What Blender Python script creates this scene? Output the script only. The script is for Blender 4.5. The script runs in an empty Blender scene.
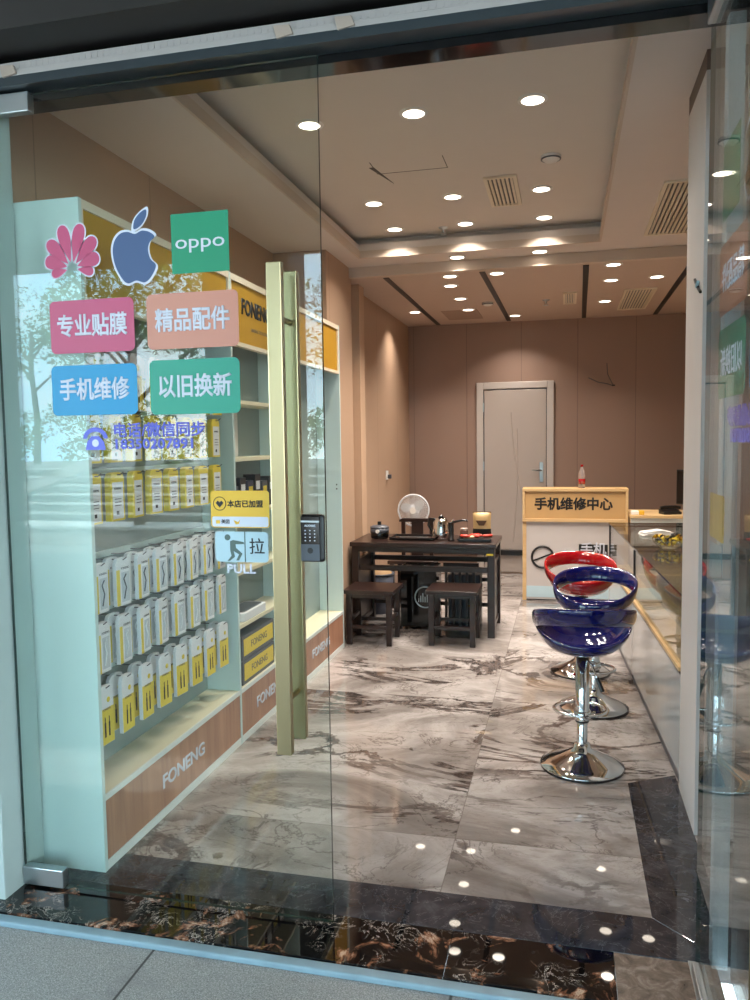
import bpy, math, random
from mathutils import Vector, Matrix
random.seed(7)
PI = math.pi
sc = bpy.context.scene
C = sc.collection

# ------------------------------------------------------------------ camera, world, sun, exposure
cam_d = bpy.data.cameras.new('camera'); cam = bpy.data.objects.new('camera', cam_d); C.objects.link(cam)
cam_d.sensor_fit = 'VERTICAL'; cam_d.sensor_height = 24.0; cam_d.lens = 24.0 * 786 / 1000
cam_d.clip_start = 0.05; cam_d.clip_end = 300
_Y = Vector((191.0, 62.0, -786.0)).normalized()
_X = -(Vector((-3265.0, 13.0, -786.0)).normalized()); _X = (_X - _Y * _X.dot(_Y)).normalized()
_Z = _X.cross(_Y)
R3 = Matrix((_X, _Y, _Z))                       # rows: world axes seen from the camera = camera-to-world
cam.matrix_world = Matrix.Translation((0, 0, 1.5)) @ R3.to_4x4()
sc.camera = cam

sc.view_settings.view_transform = 'Standard'; sc.view_settings.look = 'None'
sc.view_settings.gamma = 1; sc.view_settings.use_curve_mapping = False
sc.view_settings.exposure = 0.0
sc.cycles.use_denoising = True
sc.cycles.max_bounces = 9; sc.cycles.diffuse_bounces = 4; sc.cycles.glossy_bounces = 5
sc.cycles.transparent_max_bounces = 24; sc.cycles.sample_clamp_indirect = 5
sc.cycles.caustics_reflective = False; sc.cycles.caustics_refractive = False

SKY = 11.5; SUN = 14.0; LAMP = 6.6; GLOW = 9.0
w = bpy.data.worlds.new('sky'); sc.world = w; w.use_nodes = True
nt = w.node_tree; nt.nodes.clear()
wo = nt.nodes.new('ShaderNodeOutputWorld'); bg = nt.nodes.new('ShaderNodeBackground')
tc = nt.nodes.new('ShaderNodeTexCoord'); nz = nt.nodes.new('ShaderNodeTexNoise'); cr = nt.nodes.new('ShaderNodeValToRGB')
nz.inputs['Scale'].default_value = 3.2; nz.inputs['Detail'].default_value = 6
cr.color_ramp.elements[0].position = .42; cr.color_ramp.elements[0].color = (.42, .68, .90, 1)
cr.color_ramp.elements[1].position = .54; cr.color_ramp.elements[1].color = (.86, .97, 1.0, 1)
nt.links.new(tc.outputs['Generated'], nz.inputs['Vector']); nt.links.new(nz.outputs['Fac'], cr.inputs['Fac'])
nt.links.new(cr.outputs['Color'], bg.inputs['Color']); bg.inputs['Strength'].default_value = SKY
nt.links.new(bg.outputs[0], wo.inputs['Surface'])

sun_d = bpy.data.lights.new('sun', 'SUN'); sun_d.energy = SUN; sun_d.angle = .02; sun_d.color = (1, .95, .86)
sun = bpy.data.objects.new('sun', sun_d); C.objects.link(sun); sun.rotation_euler = (math.radians(-14), math.radians(-18), 0)

# ------------------------------------------------------------------ materials
def lin(h):
    h = h.lstrip('#'); v = [int(h[i:i+2], 16) / 255 for i in (0, 2, 4)]
    return tuple([(c / 12.92 if c <= .04045 else ((c + .055) / 1.055) ** 2.4) for c in v] + [1.0])

class NM:
    """small node helper"""
    def __init__(s, name):
        s.m = bpy.data.materials.new(name); s.m.use_nodes = True; s.t = s.m.node_tree; s.t.nodes.clear()
        s.out = s.n('ShaderNodeOutputMaterial')
    def n(s, typ, **kw):
        nd = s.t.nodes.new(typ)
        for k, v in kw.items():
            if k.startswith('_'): setattr(nd, k[1:], v)
            else: s.set(nd.inputs[k.replace('__', ' ')], v)
        return nd
    def set(s, sock, v):
        if isinstance(v, bpy.types.NodeSocket): s.t.links.new(v, sock)
        else: sock.default_value = v
    def math(s, op, a, b=None, c=None, clamp=False):
        nd = s.t.nodes.new('ShaderNodeMath'); nd.operation = op; nd.use_clamp = clamp
        s.set(nd.inputs[0], a)
        if b is not None: s.set(nd.inputs[1], b)
        if c is not None: s.set(nd.inputs[2], c)
        return nd.outputs[0]
    def mix(s, f, a, b):
        nd = s.t.nodes.new('ShaderNodeMix'); nd.data_type = 'RGBA'
        s.set(nd.inputs[0], f); s.set(nd.inputs[6], a); s.set(nd.inputs[7], b); return nd.outputs[2]
    def noise(s, vec, scale, detail=4, rough=.5, dist=0):
        nd = s.n('ShaderNodeTexNoise', Scale=scale, Detail=detail, Roughness=rough, Distortion=dist)
        s.set(nd.inputs['Vector'], vec); return nd.outputs['Fac']
    def ramp(s, f, stops):
        nd = s.t.nodes.new('ShaderNodeValToRGB'); s.set(nd.inputs[0], f); e = nd.color_ramp.elements
        while len(e) < len(stops): e.new(.5)
        for i, (p, c) in enumerate(stops): e[i].position = p; e[i].color = c if len(c) == 4 else (*c, 1)
        return nd.outputs[0]
    def smooth(s, v, a, b):
        nd = s.t.nodes.new('ShaderNodeMapRange'); nd.interpolation_type = 'SMOOTHSTEP'
        s.set(nd.inputs[0], v); nd.inputs[1].default_value = a; nd.inputs[2].default_value = b
        return nd.outputs[0]
    def pos(s): return s.n('ShaderNodeNewGeometry').outputs['Position']
    def bsdf(s, col, rough=.5, metal=0, bump=None, bstr=.2, bdist=.005, **kw):
        p = s.n('ShaderNodeBsdfPrincipled'); s.set(p.inputs['Base Color'], col)
        s.set(p.inputs['Roughness'], rough); s.set(p.inputs['Metallic'], metal)
        for k, v in kw.items(): s.set(p.inputs[k.replace('__', ' ')], v)
        if bump is not None:
            b = s.n('ShaderNodeBump', Strength=bstr, Distance=bdist); s.set(b.inputs['Height'], bump)
            s.t.links.new(b.outputs[0], p.inputs['Normal'])
        s.t.links.new(p.outputs[0], s.out.inputs[0]); return p

def plain(name, h, rough=.5, metal=0, var=.05, **kw):
    s = NM(name); c = lin(h)
    f = s.noise(s.n('ShaderNodeTexCoord').outputs['Object'], 9, 4)
    col = s.mix(f, tuple(x * (1 - var) for x in c[:3]) + (1,), tuple(min(1, x * (1 + var)) for x in c[:3]) + (1,))
    s.bsdf(col, rough, metal, **kw); return s.m

def emit(name, h, st):
    s = NM(name); e = s.n('ShaderNodeEmission', Color=lin(h), Strength=st); s.t.links.new(e.outputs[0], s.out.inputs[0]); return s.m

def glass_mat(name, tint, extra=0.0):
    s = NM(name)
    g = s.n('ShaderNodeNewGeometry')
    d = s.n('ShaderNodeVectorMath', _operation='DOT_PRODUCT')
    s.t.links.new(g.outputs['Incoming'], d.inputs[0]); s.t.links.new(g.outputs['Normal'], d.inputs[1])
    c = s.math('ABSOLUTE', d.outputs['Value'])
    f = s.math('POWER', s.math('SUBTRACT', 1.0, c, clamp=True), 5.0)
    f = s.math('MULTIPLY_ADD', f, .96 - extra, .04 + extra)
    tr = s.n('ShaderNodeBsdfTransparent', Color=tint); gl = s.n('ShaderNodeBsdfGlossy', Roughness=0.0)
    mx = s.n('ShaderNodeMixShader'); s.set(mx.inputs[0], f)
    s.t.links.new(tr.outputs[0], mx.inputs[1]); s.t.links.new(gl.outputs[0], mx.inputs[2])
    s.t.links.new(mx.outputs[0], s.out.inputs[0]); return s.m

def wood(name, h1, h2, rough=.45, axis=1, scale=1.0, bumpy=False):
    s = NM(name); mp = s.n('ShaderNodeMapping')
    sv = [26 * scale] * 3; sv[axis] = 1.6 * scale; mp.inputs['Scale'].default_value = sv
    s.t.links.new(s.pos(), mp.inputs['Vector'])
    f = s.noise(mp.outputs[0], 1.0, 6, .6, .6)
    s.bsdf(s.ramp(f, [(.32, lin(h1)), (.68, lin(h2))]), rough); return s.m

def wall_mat(name, h, pitch, axis, off=0.0, rough=.55):
    """wall panels with fine vertical joints"""
    s = NM(name); sx = s.n('ShaderNodeSeparateXYZ'); s.t.links.new(s.pos(), sx.inputs[0])
    v = s.math('FRACT', s.math('DIVIDE', s.math('SUBTRACT', sx.outputs[axis], off), pitch))
    d = s.math('MULTIPLY', s.math('ABSOLUTE', s.math('SUBTRACT', v, .5)), pitch)
    j = s.smooth(d, pitch / 2 - .006, pitch / 2 - .002)
    c = lin(h); f = s.noise(s.pos(), 1.2, 3)
    col = s.mix(f, tuple(x * .95 for x in c[:3]) + (1,), tuple(x * 1.04 for x in c[:3]) + (1,))
    col = s.mix(s.math('MULTIPLY', j, .45), col, (c[0]*.4, c[1]*.4, c[2]*.4, 1))
    s.bsdf(col, rough, bump=s.math('SUBTRACT', 1.0, j), bstr=.3); return s.m

def marble_floor(name):
    s = NM(name); pos = s.pos(); sx = s.n('ShaderNodeSeparateXYZ'); s.t.links.new(pos, sx.inputs[0])
    TX, TY = 1.6, 1.6
    u = s.math('DIVIDE', s.math('ADD', sx.outputs[0], .40), TX); v = s.math('DIVIDE', s.math('SUBTRACT', sx.outputs[1], 2.845 - TY), TY)
    iu, iv = s.math('FLOOR', u), s.math('FLOOR', v)
    fu, fv = s.math('FRACT', u), s.math('FRACT', v)
    du = s.math('MULTIPLY', s.math('SUBTRACT', .5, s.math('ABSOLUTE', s.math('SUBTRACT', fu, .5))), TX)
    dv = s.math('MULTIPLY', s.math('SUBTRACT', .5, s.math('ABSOLUTE', s.math('SUBTRACT', fv, .5))), TY)
    grout = s.math('SUBTRACT', 1.0, s.smooth(s.math('MINIMUM', du, dv), .0008, .0028))
    cb = s.n('ShaderNodeCombineXYZ'); s.set(cb.inputs[0], iu); s.set(cb.inputs[1], iv)
    wn = s.n('ShaderNodeTexWhiteNoise', _noise_dimensions='3D'); s.t.links.new(cb.outputs[0], wn.inputs['Vector'])
    sc2 = s.n('ShaderNodeVectorMath', _operation='SCALE'); s.t.links.new(wn.outputs['Color'], sc2.inputs[0]); sc2.inputs['Scale'].default_value = 23
    ad = s.n('ShaderNodeVectorMath', _operation='ADD'); s.t.links.new(pos, ad.inputs[0]); s.t.links.new(sc2.outputs[0], ad.inputs[1])
    mp = s.n('ShaderNodeMapping'); mp.inputs['Rotation'].default_value = (0, 0, 2.35); mp.inputs['Scale'].default_value = (.72, 1.15, 1)
    s.t.links.new(ad.outputs[0], mp.inputs['Vector']); p = mp.outputs[0]
    cl = s.noise(p, 1.3, 7, .6, 1.4)
    base = s.ramp(cl, [(.28, lin('#6b6460')), (.44, lin('#928b87')), (.58, lin('#bab4b1')), (.75, lin('#7f7874'))])
    n1 = s.noise(p, 1.1, 9, .62, 1.6)
    e1 = s.math('ABSOLUTE', s.math('SUBTRACT', n1, .5))
    msk = s.smooth(s.noise(p, .9, 2), .46, .57)
    thick = s.math('MULTIPLY', s.math('SUBTRACT', 1.0, s.smooth(e1, .014, .034)), msk)
    tex = s.ramp(s.noise(p, 9, 6, .7, 2), [(.42, lin('#2b2422')), (.62, lin('#6a5d58'))])
    col = s.mix(s.math('MULTIPLY', thick, .9), base, tex)
    n2 = s.noise(p, 2.3, 8, .6, 2.2)
    e2 = s.math('ABSOLUTE', s.math('SUBTRACT', n2, .5))
    thin = s.math('MULTIPLY', s.math('SUBTRACT', 1.0, s.smooth(e2, .0, .016)), s.smooth(s.noise(p, 1.7, 2), .36, .52))
    col = s.mix(s.math('MULTIPLY', thin, .62), col, lin('#4a403c'))
    n3 = s.noise(p, 4.0, 8, .65, 3)
    e3 = s.math('ABSOLUTE', s.math('SUBTRACT', n3, .47))
    fine = s.math('MULTIPLY', s.math('SUBTRACT', 1.0, s.smooth(e3, .0, .02)), .28)
    col = s.mix(fine, col, lin('#756861'))
    col = s.mix(s.math('MULTIPLY', grout, .6), col, lin('#6b625d'))
    s.bsdf(col, .025, Specular__IOR__Level=.8); return s.m

def dark_stone(name):
    s = NM(name); p = s.pos()
    f = s.noise(p, 7, 8, .65, .8)
    col = s.ramp(f, [(.3, lin('#27272b')), (.55, lin('#3d3d42')), (.75, lin('#5a5a60'))])
    e = s.math('ABSOLUTE', s.math('SUBTRACT', s.noise(p, 5, 8, .6, 2.5), .5))
    col = s.mix(s.math('MULTIPLY', s.math('SUBTRACT', 1.0, s.smooth(e, 0, .008)), .5), col, lin('#85858c'))
    s.bsdf(col, .02, Specular__IOR__Level=.6); return s.m

def portoro(name):
    s = NM(name); p = s.pos()
    f = s.noise(p, 7.5, 9, .68, .9)
    col = s.ramp(f, [(.50, lin('#0c0c0e')), (.56, lin('#231a17')), (.61, lin('#8a5f47')), (.66, lin('#cdb09a')), (.74, lin('#3a2a22'))])
    e = s.math('ABSOLUTE', s.math('SUBTRACT', s.noise(p, 11, 8, .62, 3), .5))
    ln = s.math('MULTIPLY', s.math('SUBTRACT', 1.0, s.smooth(e, 0, .012)), s.smooth(s.noise(p, 5, 2), .48, .6))
    col = s.mix(ln, col, lin('#d8ccc2'))
    s.bsdf(col, .02, Specular__IOR__Level=.6); return s.m

def worn(name):
    s = NM(name); p = s.pos(); f = s.noise(p, 16, 8, .7, 1.2)
    s.bsdf(s.ramp(f, [(.35, lin('#4e4138')), (.52, lin('#7c6a5c')), (.68, lin('#a4978c'))]), s.math('MULTIPLY_ADD', f, .5, .1)); return s.m

def granite(name):
    s = NM(name); p = s.pos()
    f = s.noise(p, 260, 3, .8); g = s.noise(p, 5, 6, .6)
    col = s.ramp(f, [(.32, lin('#5f6162')), (.5, lin('#8b8d8c')), (.66, lin('#b4b6b4'))])
    col = s.mix(s.smooth(g, .55, .75), col, lin('#77777a'))
    sx = s.n('ShaderNodeSeparateXYZ'); s.t.links.new(p, sx.inputs[0])
    def jt(a, off, pitch):
        v = s.math('FRACT', s.math('DIVIDE', s.math('SUBTRACT', a, off), pitch))
        d = s.math('MULTIPLY', s.math('SUBTRACT', .5, s.math('ABSOLUTE', s.math('SUBTRACT', v, .5))), pitch)
        return s.math('SUBTRACT', 1.0, s.smooth(d, .002, .006))
    j = s.math('MAXIMUM', jt(sx.outputs[0], -1.2, .9), jt(sx.outputs[1], 1.3, .9))
    col = s.mix(j, col, lin('#3d3d3d'))
    s.bsdf(col, .7, bump=f, bstr=.3, bdist=.002); return s.m

def rock_mat(name):
    s = NM(name); p = s.pos(); mp = s.n('ShaderNodeMapping'); mp.inputs['Scale'].default_value = (1, 1, 5)
    s.t.links.new(p, mp.inputs['Vector']); f = s.noise(mp.outputs[0], 4, 8, .7)
    s.bsdf(s.ramp(f, [(.35, lin('#8c8480')), (.6, lin('#d8d0cc'))]), .9); return s.m

def leaf_mat(name, a, b):
    s = NM(name); f = s.noise(s.pos(), 3, 3)
    s.bsdf(s.ramp(f, [(.35, lin(a)), (.65, lin(b))]), .6); return s.m

M = {}
M['floor'] = marble_floor('polished_marble_tile'); M['dark'] = dark_stone('dark_border_stone'); M['portoro'] = portoro('black_gold_marble')
M['worn'] = worn('worn_beige_stone'); M['granite'] = granite('granite_paving'); M['rock'] = rock_mat('split_stone')
M['wall_back'] = wall_mat('beige_panel_back', '#9a8072', .60, 0, .12); M['wall_side'] = wall_mat('beige_panel_side', '#b4977f', .9, 1, .1)
M['ceil'] = plain('ceiling_paint', '#dbd0c9', .8, var=.02); M['ceil_in'] = plain('coffer_paint', '#d8d0c8', .8, var=.02); M['lip'] = plain('coffer_lip_paint', '#cdbcad', .7, var=.02)
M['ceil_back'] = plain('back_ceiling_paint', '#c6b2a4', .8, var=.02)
M['post'] = plain('post_paint', '#cfc6c0', .5, var=.03); M['white'] = plain('white_laminate', '#dde3e0', .35, var=.02)
M['daylit_white'] = plain('daylit_white_laminate', '#c9dcda', .35, var=.02); M['peg'] = plain('grey_pegboard', '#8d9b98', .5)  # cabinet panels are white; the cyan of the daylight is put into their colour
M['yellow'] = plain('yellow_panel', '#c0922a', .45); M['cream'] = plain('cream_shelf', '#e0d9bd', .4); M['trimw'] = plain('cream_edging', '#e5d9c4', .5)
M['plinth'] = wood('plinth_wood', '#9c705a', '#b98c70', .45, 2, .7); M['oak'] = wood('desk_wood', '#c8a473', '#d8b988', .4, 0, .6)
M['ebony'] = wood('dark_table_wood', '#1c1210', '#33211c', .28, 0, .7)
M['glass'] = glass_mat('door_glass', (.93, .965, .95, 1)); M['glass_edge'] = plain('glass_edge', '#22332f', .1)
M['case_glass'] = glass_mat('case_glass', (.95, .97, .96, 1), .02)
M['brass'] = plain('champagne_gold_metal', '#b4a37e', .32, 1, var=.02); M['brass2'] = plain('dull_brass', '#8f7a52', .35, 1)
M['chrome'] = plain('chrome', '#e4e6e8', .05, 1, var=.01); M['steel'] = plain('brushed_steel', '#b9c0c4', .3, 1)
M['black'] = plain('black_plastic', '#121214', .3); M['blackgloss'] = plain('black_gloss', '#0c0c0d', .08); M['gray'] = plain('grey_plastic', '#4b4f57', .35)
M['blue'] = plain('blue_gloss_shell', '#091158', .08, Coat__Weight=1.0); M['red'] = plain('red_gloss_shell', '#980b15', .08, Coat__Weight=1.0)
M['fascia'] = plain('dark_brown_fascia', '#15110f', .5); M['rail'] = plain('pale_shutter_metal', '#98928f', .4)
M['pillar'] = plain('brown_pillar_stone', '#4a3a31', .35, var=.2); M['jamb'] = plain('painted_jamb', '#a9b8b6', .35)
M['paper'] = plain('white_paper', '#e8e6e2', .7); M['doorpaint'] = plain('door_paint', '#b5aba4', .45, var=.02)
M['s_pink'] = plain('sticker_pink', '#b34a6c', .45, var=.02); M['s_peach'] = plain('sticker_peach', '#c08370', .45, var=.02)
M['s_blue'] = plain('sticker_blue', '#0e88b8', .45, var=.02); M['s_green'] = plain('sticker_green', '#27917a', .45, var=.02)
M['s_white'] = plain('sticker_white', '#c6cad6', .5, var=.02); M['s_hua'] = plain('sticker_rose', '#ad3f66', .45, var=.02)
M['s_slate'] = plain('sticker_slate', '#3a5178', .45, var=.02); M['s_oppo'] = plain('sticker_emerald', '#138460', .45, var=.02)
M['s_purple'] = plain('sticker_violet', '#5a62c4', .45, var=.02); M['s_yellow'] = plain('sticker_yellow', '#d8ac30', .45, var=.02)
M['s_pale'] = plain('sticker_pale_blue', '#a9c3cc', .45, var=.02); M['s_dark'] = plain('sticker_dark_green', '#4c605a', .45, var=.02)
M['ink'] = plain('black_ink', '#141414', .5); M['inkgrey'] = plain('grey_ink', '#5a5a5a', .5)
M['lamp'] = emit('downlight_glow', '#fff0dc', GLOW)
M['packyellow'] = plain('pack_yellow', '#e3c93e', .4); M['packwhite'] = plain('pack_white', '#dfe2e6', .4)
M['leaf'] = leaf_mat('leaf_green', '#3d5a26', '#86a552'); M['bark'] = plain('bark', '#5b4a3c', .9)
M['facade'] = plain('facade_panel', '#cfd8dd', .5); M['facglass'] = plain('facade_glass', '#5c7f95', .08)

# ------------------------------------------------------------------ mesh builder
class MB:
    def __init__(s): s.v = []; s.f = []; s.mi = []; s.sm = []
    def add(s, vs, fs, mi=0, smooth=False):
        o = len(s.v); s.v += [tuple(p) for p in vs]
        for f in fs: s.f.append([i + o for i in f]); s.mi.append(mi); s.sm.append(smooth)
        return s
    def box(s, x0, x1, y0, y1, z0, z1, mi=0):
        if x0 > x1: x0, x1 = x1, x0
        if y0 > y1: y0, y1 = y1, y0
        if z0 > z1: z0, z1 = z1, z0
        return s.add([(x0,y0,z0),(x1,y0,z0),(x1,y1,z0),(x0,y1,z0),(x0,y0,z1),(x1,y0,z1),(x1,y1,z1),(x0,y1,z1)],
              [(0,3,2,1),(4,5,6,7),(0,1,5,4),(1,2,6,5),(2,3,7,6),(3,0,4,7)], mi)
    def prism(s, pts, a, b, axis='y', mi=0):
        """extrude a 2D outline; axis y: pts are (x,z); axis x: (y,z); axis z: (x,y)"""
        n = len(pts)
        def P(p, t): return {'y': (p[0], t, p[1]), 'x': (t, p[0], p[1]), 'z': (p[0], p[1], t)}[axis]
        vs = [P(p, a) for p in pts] + [P(p, b) for p in pts]
        fs = [list(range(n)), list(range(2*n-1, n-1, -1))] + [(i, i+n, (i+1) % n + n, (i+1) % n) for i in range(n)]
        return s.add(vs, fs, mi)
    def lathe(s, prof, c=(0,0,0), n=32, mi=0, sx=1, sy=1, smooth=True):
        vs = []; fs = []; k = len(prof)
        for i in range(n):
            a = 2*PI*i/n
            for r, z in prof: vs.append((c[0]+sx*r*math.cos(a), c[1]+sy*r*math.sin(a), c[2]+z))
        for i in range(n):
            j = (i+1) % n
            for q in range(k-1): fs.append((i*k+q, j*k+q, j*k+q+1, i*k+q+1))
        s.add(vs, fs, mi, smooth)
        for e in (0, k-1):
            if prof[e][0] > 1e-5: s.add([vs[i*k+e] for i in range(n)], [list(range(n))], mi)
        return s
    def tube(s, pts, r, n=10, mi=0, closed=False, r2=None):
        P = [Vector(p) for p in pts]; k = len(P); vs = []; fs = []; prev = None
        for i, p in enumerate(P):
            if closed: t = (P[(i+1) % k] - P[i-1]).normalized()
            else: t = (P[min(i+1, k-1)] - P[max(i-1, 0)]).normalized()
            if prev is None:
                u = t.cross(Vector((0,0,1)))
                if u.length < 1e-3: u = Vector((1,0,0))
            else: u = prev - t * prev.dot(t)
            u.normalize(); prev = u; v = t.cross(u)
            rr = r if not callable(r) else r(i / max(1, k-1))
            for j in range(n):
                a = 2*PI*j/n; vs.append(p + u*rr*math.cos(a) + v*(r2 or rr)*math.sin(a))
        for i in range(k if closed else k-1):
            ii = (i+1) % k
            for j in range(n): fs.append((i*n+j, i*n+(j+1) % n, ii*n+(j+1) % n, ii*n+j))
        s.add(vs, fs, mi, True)
        if not closed: s.add(vs[:n], [list(range(n))[::-1]], mi); s.add(vs[-n:], [list(range(n))], mi)
        return s
    def build(s, name, mat, parent=None, bevel=0.0, seg=2, off=(0,0,0), flip=True):
        me = bpy.data.meshes.new(name); me.from_pydata([(x-off[0], y-off[1], z-off[2]) for x, y, z in s.v], [], s.f)
        for m in (mat if isinstance(mat, (list, tuple)) else [mat]): me.materials.append(m)
        me.polygons.foreach_set('material_index', s.mi); me.polygons.foreach_set('use_smooth', s.sm)
        import bmesh
        b = bmesh.new(); b.from_mesh(me); bmesh.ops.recalc_face_normals(b, faces=b.faces); b.to_mesh(me); b.free()
        me.update()
        o = bpy.data.objects.new(name, me); C.objects.link(o)
        if parent: o.parent = parent
        if bevel:
            md = o.modifiers.new('bevel', 'BEVEL'); md.width = bevel; md.segments = seg; md.limit_method = 'ANGLE'; md.angle_limit = math.radians(50)
        return o

def B(*a, mi=0): return MB().box(*a, mi=mi)
def tag(o, label, cat, group=None, kind=None):
    if label: o['label'] = label
    if cat: o['category'] = cat
    if group: o['group'] = group
    if kind: o['kind'] = kind
    return o
def thing(name, label, cat, loc=(0,0,0), rz=0, group=None, kind=None):
    o = bpy.data.objects.new(name, None); C.objects.link(o); o.location = loc; o.rotation_euler = (0,0,rz); o.empty_display_size = .1
    return tag(o, label, cat, group, kind)
def struct(o, label=None): o['kind'] = 'structure'; return tag(o, label, None)
def dup(root, loc, rz=None, label=None):
    r = root.copy(); C.objects.link(r); r.location = loc
    if rz is not None: r.rotation_euler = (0,0,rz)
    if label: r['label'] = label
    for ch in list(root.children):
        c = ch.copy(); C.objects.link(c); c.parent = r
        for g in list(ch.children):
            d = g.copy(); C.objects.link(d); d.parent = c
    return r

_dg = None
def text(name, body, size, loc, rot, mat, parent=None, bold=0.0, depth=.0008, ax='CENTER', ay='CENTER', sx=1.0, shear=0, space=1.0):
    cu = bpy.data.curves.new(name, 'FONT'); cu.body = body; cu.size = size; cu.align_x = ax; cu.align_y = ay
    cu.bevel_depth = bold; cu.bevel_resolution = 0; cu.extrude = depth / 2; cu.shear = shear; cu.space_character = space; cu.resolution_u = 3
    t = bpy.data.objects.new(name, cu); C.objects.link(t); bpy.context.view_layer.update()
    me = bpy.data.meshes.new_from_object(t.evaluated_get(bpy.context.evaluated_depsgraph_get()))
    bpy.data.objects.remove(t); me.name = name; me.materials.clear(); me.materials.append(mat)
    o = bpy.data.objects.new(name, me); C.objects.link(o); o.location = loc; o.rotation_euler = rot; o.scale = (sx, 1, 1)
    if parent: o.parent = parent
    return o
RF = (PI/2, 0, 0)            # reads from -Y
RS = (PI/2, 0, PI/2)         # reads from +X
def rrect(x0, x1, z0, z1, r, n=6):
    pts = []
    for cx, cz, a0 in ((x1-r, z1-r, 0), (x0+r, z1-r, 90), (x0+r, z0+r, 180), (x1-r, z0+r, 270)):
        for i in range(n+1):
            a = math.radians(a0 + 90*i/n); pts.append((cx + r*math.cos(a), cz + r*math.sin(a)))
    return pts
def ords(i): return ['first','second','third','fourth','fifth','sixth','seventh','eighth','ninth','tenth'][i]

# ------------------------------------------------------------------ room shell
struct(B(-2.4, 2.4, 2.485, 9.0, -.05, 0).build('floor', M['floor']))
# dark stone border: front strip and the short return along the right
b = MB(); b.prism([(-2.4, 2.29), (.475, 2.29), (.265, 2.485), (-2.4, 2.485)], -.05, .0006, 'z')
struct(b.build('trim_1', M['dark'], bevel=.0012))
b = MB(); b.prism([(.477, 2.291), (.477, 3.60), (.267, 3.475), (.267, 2.486)], -.05, .001, 'z')
struct(b.build('trim_2', M['dark'], bevel=.0012))
b = MB(); b.prism([(.479, 2.291), (2.4, 2.291), (2.4, 2.485), (.479, 2.485)], -.05, .001, 'z')
struct(b.build('trim_3', M['dark']))
b = MB()
for x0, x1 in ((-2.4, -1.14), (-1.138, -.33), (-.328, .14)): b.box(x0, x1, 2.075, 2.289, -.05, 0)
struct(b.build('trim_4', M['portoro']))
struct(B(.142, .42, 2.075, 2.289, -.05, -.001).build('trim_5', M['worn']))
struct(B(-2.4, .60, 2.035, 2.074, -.06, -.004).build('trim_6', plain('blue_grey_edging', '#7f9aa6', .5, var=.3), bevel=.006))
struct(B(-16, 12, -14, 2.034, -.12, -.02).build('ground', M['granite']))

struct(B(-2.2, 2.4, 8.85, 9.0, 0, 2.95).build('wall_back', M['wall_back']))
struct(B(-2.2, -2.05, 2.35, 5.43, 0, 3.2).build('wall_left', M['wall_side']))
struct(B(-2.2, -1.655, 5.43, 6.10, 0, 3.2).build('wall_left_pilaster', M['wall_side']))
struct(B(-2.2, -1.74, 6.10, 8.85, 0, 3.0).build('wall_left_back', M['wall_side']))
struct(B(-1.74, -1.655, 6.34, 6.50, 0, 2.79).build('wall_left_rib', plain('rib_paint', '#c3a489', .5)))
struct(B(1.62, 1.75, 3.2, 8.85, 0, 3.0).build('wall_right', M['wall_side']))
struct(B(.475, 1.62, 3.06, 3.47, 0, 2.78).build('wall_right_front', M['post']))
b = MB().box(.475, 1.62, 3.06, 3.47, 2.781, 2.86); struct(b.build('trim_7', plain('shadow_gap_brown', '#6f5e54', .6)))
struct(B(-1.74, 1.62, 8.835, 8.849, 0, .09).build('baseboard_back', plain('beige_base', '#a58d7c', .4)))
struct(B(-1.739, -1.725, 6.5, 8.835, 0, .09).build('baseboard_left', plain('beige_base_left', '#a58d7c', .4)))

# ceiling: soffit ring round a raised coffer, then a lower back ceiling
CX0, CX1, CY0, CY1 = -1.50, .23, 2.60, 5.76
b = MB()
b.box(-2.2, CX0, 2.35, 6.10, 2.85, 2.95); b.box(CX1, 1.62, 2.35, 6.10, 2.85, 2.95)
b.box(CX0, CX1, 2.35, CY0, 2.85, 2.95); b.box(CX0, CX1, CY1, 6.10, 2.85, 2.95)
struct(b.build('ceiling', M['ceil']))
struct(B(-2.2, 1.75, 2.35, 6.10, 3.0, 3.1).build('ceiling_coffer', M['ceil_in']))
b = MB()
for q in ((CX0-.10, CX0-.08, CY0-.1, CY1+.1), (CX1+.08, CX1+.10, CY0-.1, CY1+.1), (CX0-.1, CX1+.1, CY1+.08, CY1+.10), (CX0-.1, CX1+.1, CY0-.10, CY0-.08)):
    b.box(*q, 2.95, 3.0)
struct(b.build('ceiling_cove_wall', M['ceil_in']))
b = MB(); t = .012
for q in ((CX0-.001, CX0+t, CY0, CY1), (CX1-t, CX1+.001, CY0, CY1), (CX0+t, CX1-t, CY1-t, CY1+.001), (CX0+t, CX1-t, CY0-.001, CY0+t)):
    b.box(*q, 2.846, 2.90)
struct(b.build('trim_8', M['lip']))
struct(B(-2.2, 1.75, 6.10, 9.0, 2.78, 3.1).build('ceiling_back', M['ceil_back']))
b = MB().box(-1.655, 1.62, 6.04, 6.099, 2.772, 2.849); struct(b.build('trim_9', M['lip']))
# roof slab above all and front header
struct(B(-2.4, 2.4, 2.30, 9.0, 3.2, 3.35).build('roof_slab', M['fascia']))
struct(B(-2.4, 2.4, 2.262, 2.34, 2.588, 3.3).build('trim_10', M['blackgloss']))
struct(B(-2.4, 2.4, 2.05, 2.262, 2.70, 3.62).build('trim_11', M['fascia']))
struct(B(-16, 14, -4.2, 2.05, 3.62, 3.8).build('ceiling_canopy', plain('canopy_soffit', '#6b5a4e', .8)))  # out-of-view canopy, sized to block sun and cut off the reflected sky
b = MB().box(-2.4, 2.4, 2.19, 2.26, 2.612, 2.64); struct(b.build('trim_12', plain('dark_track', '#2b3236', .3)))
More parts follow.
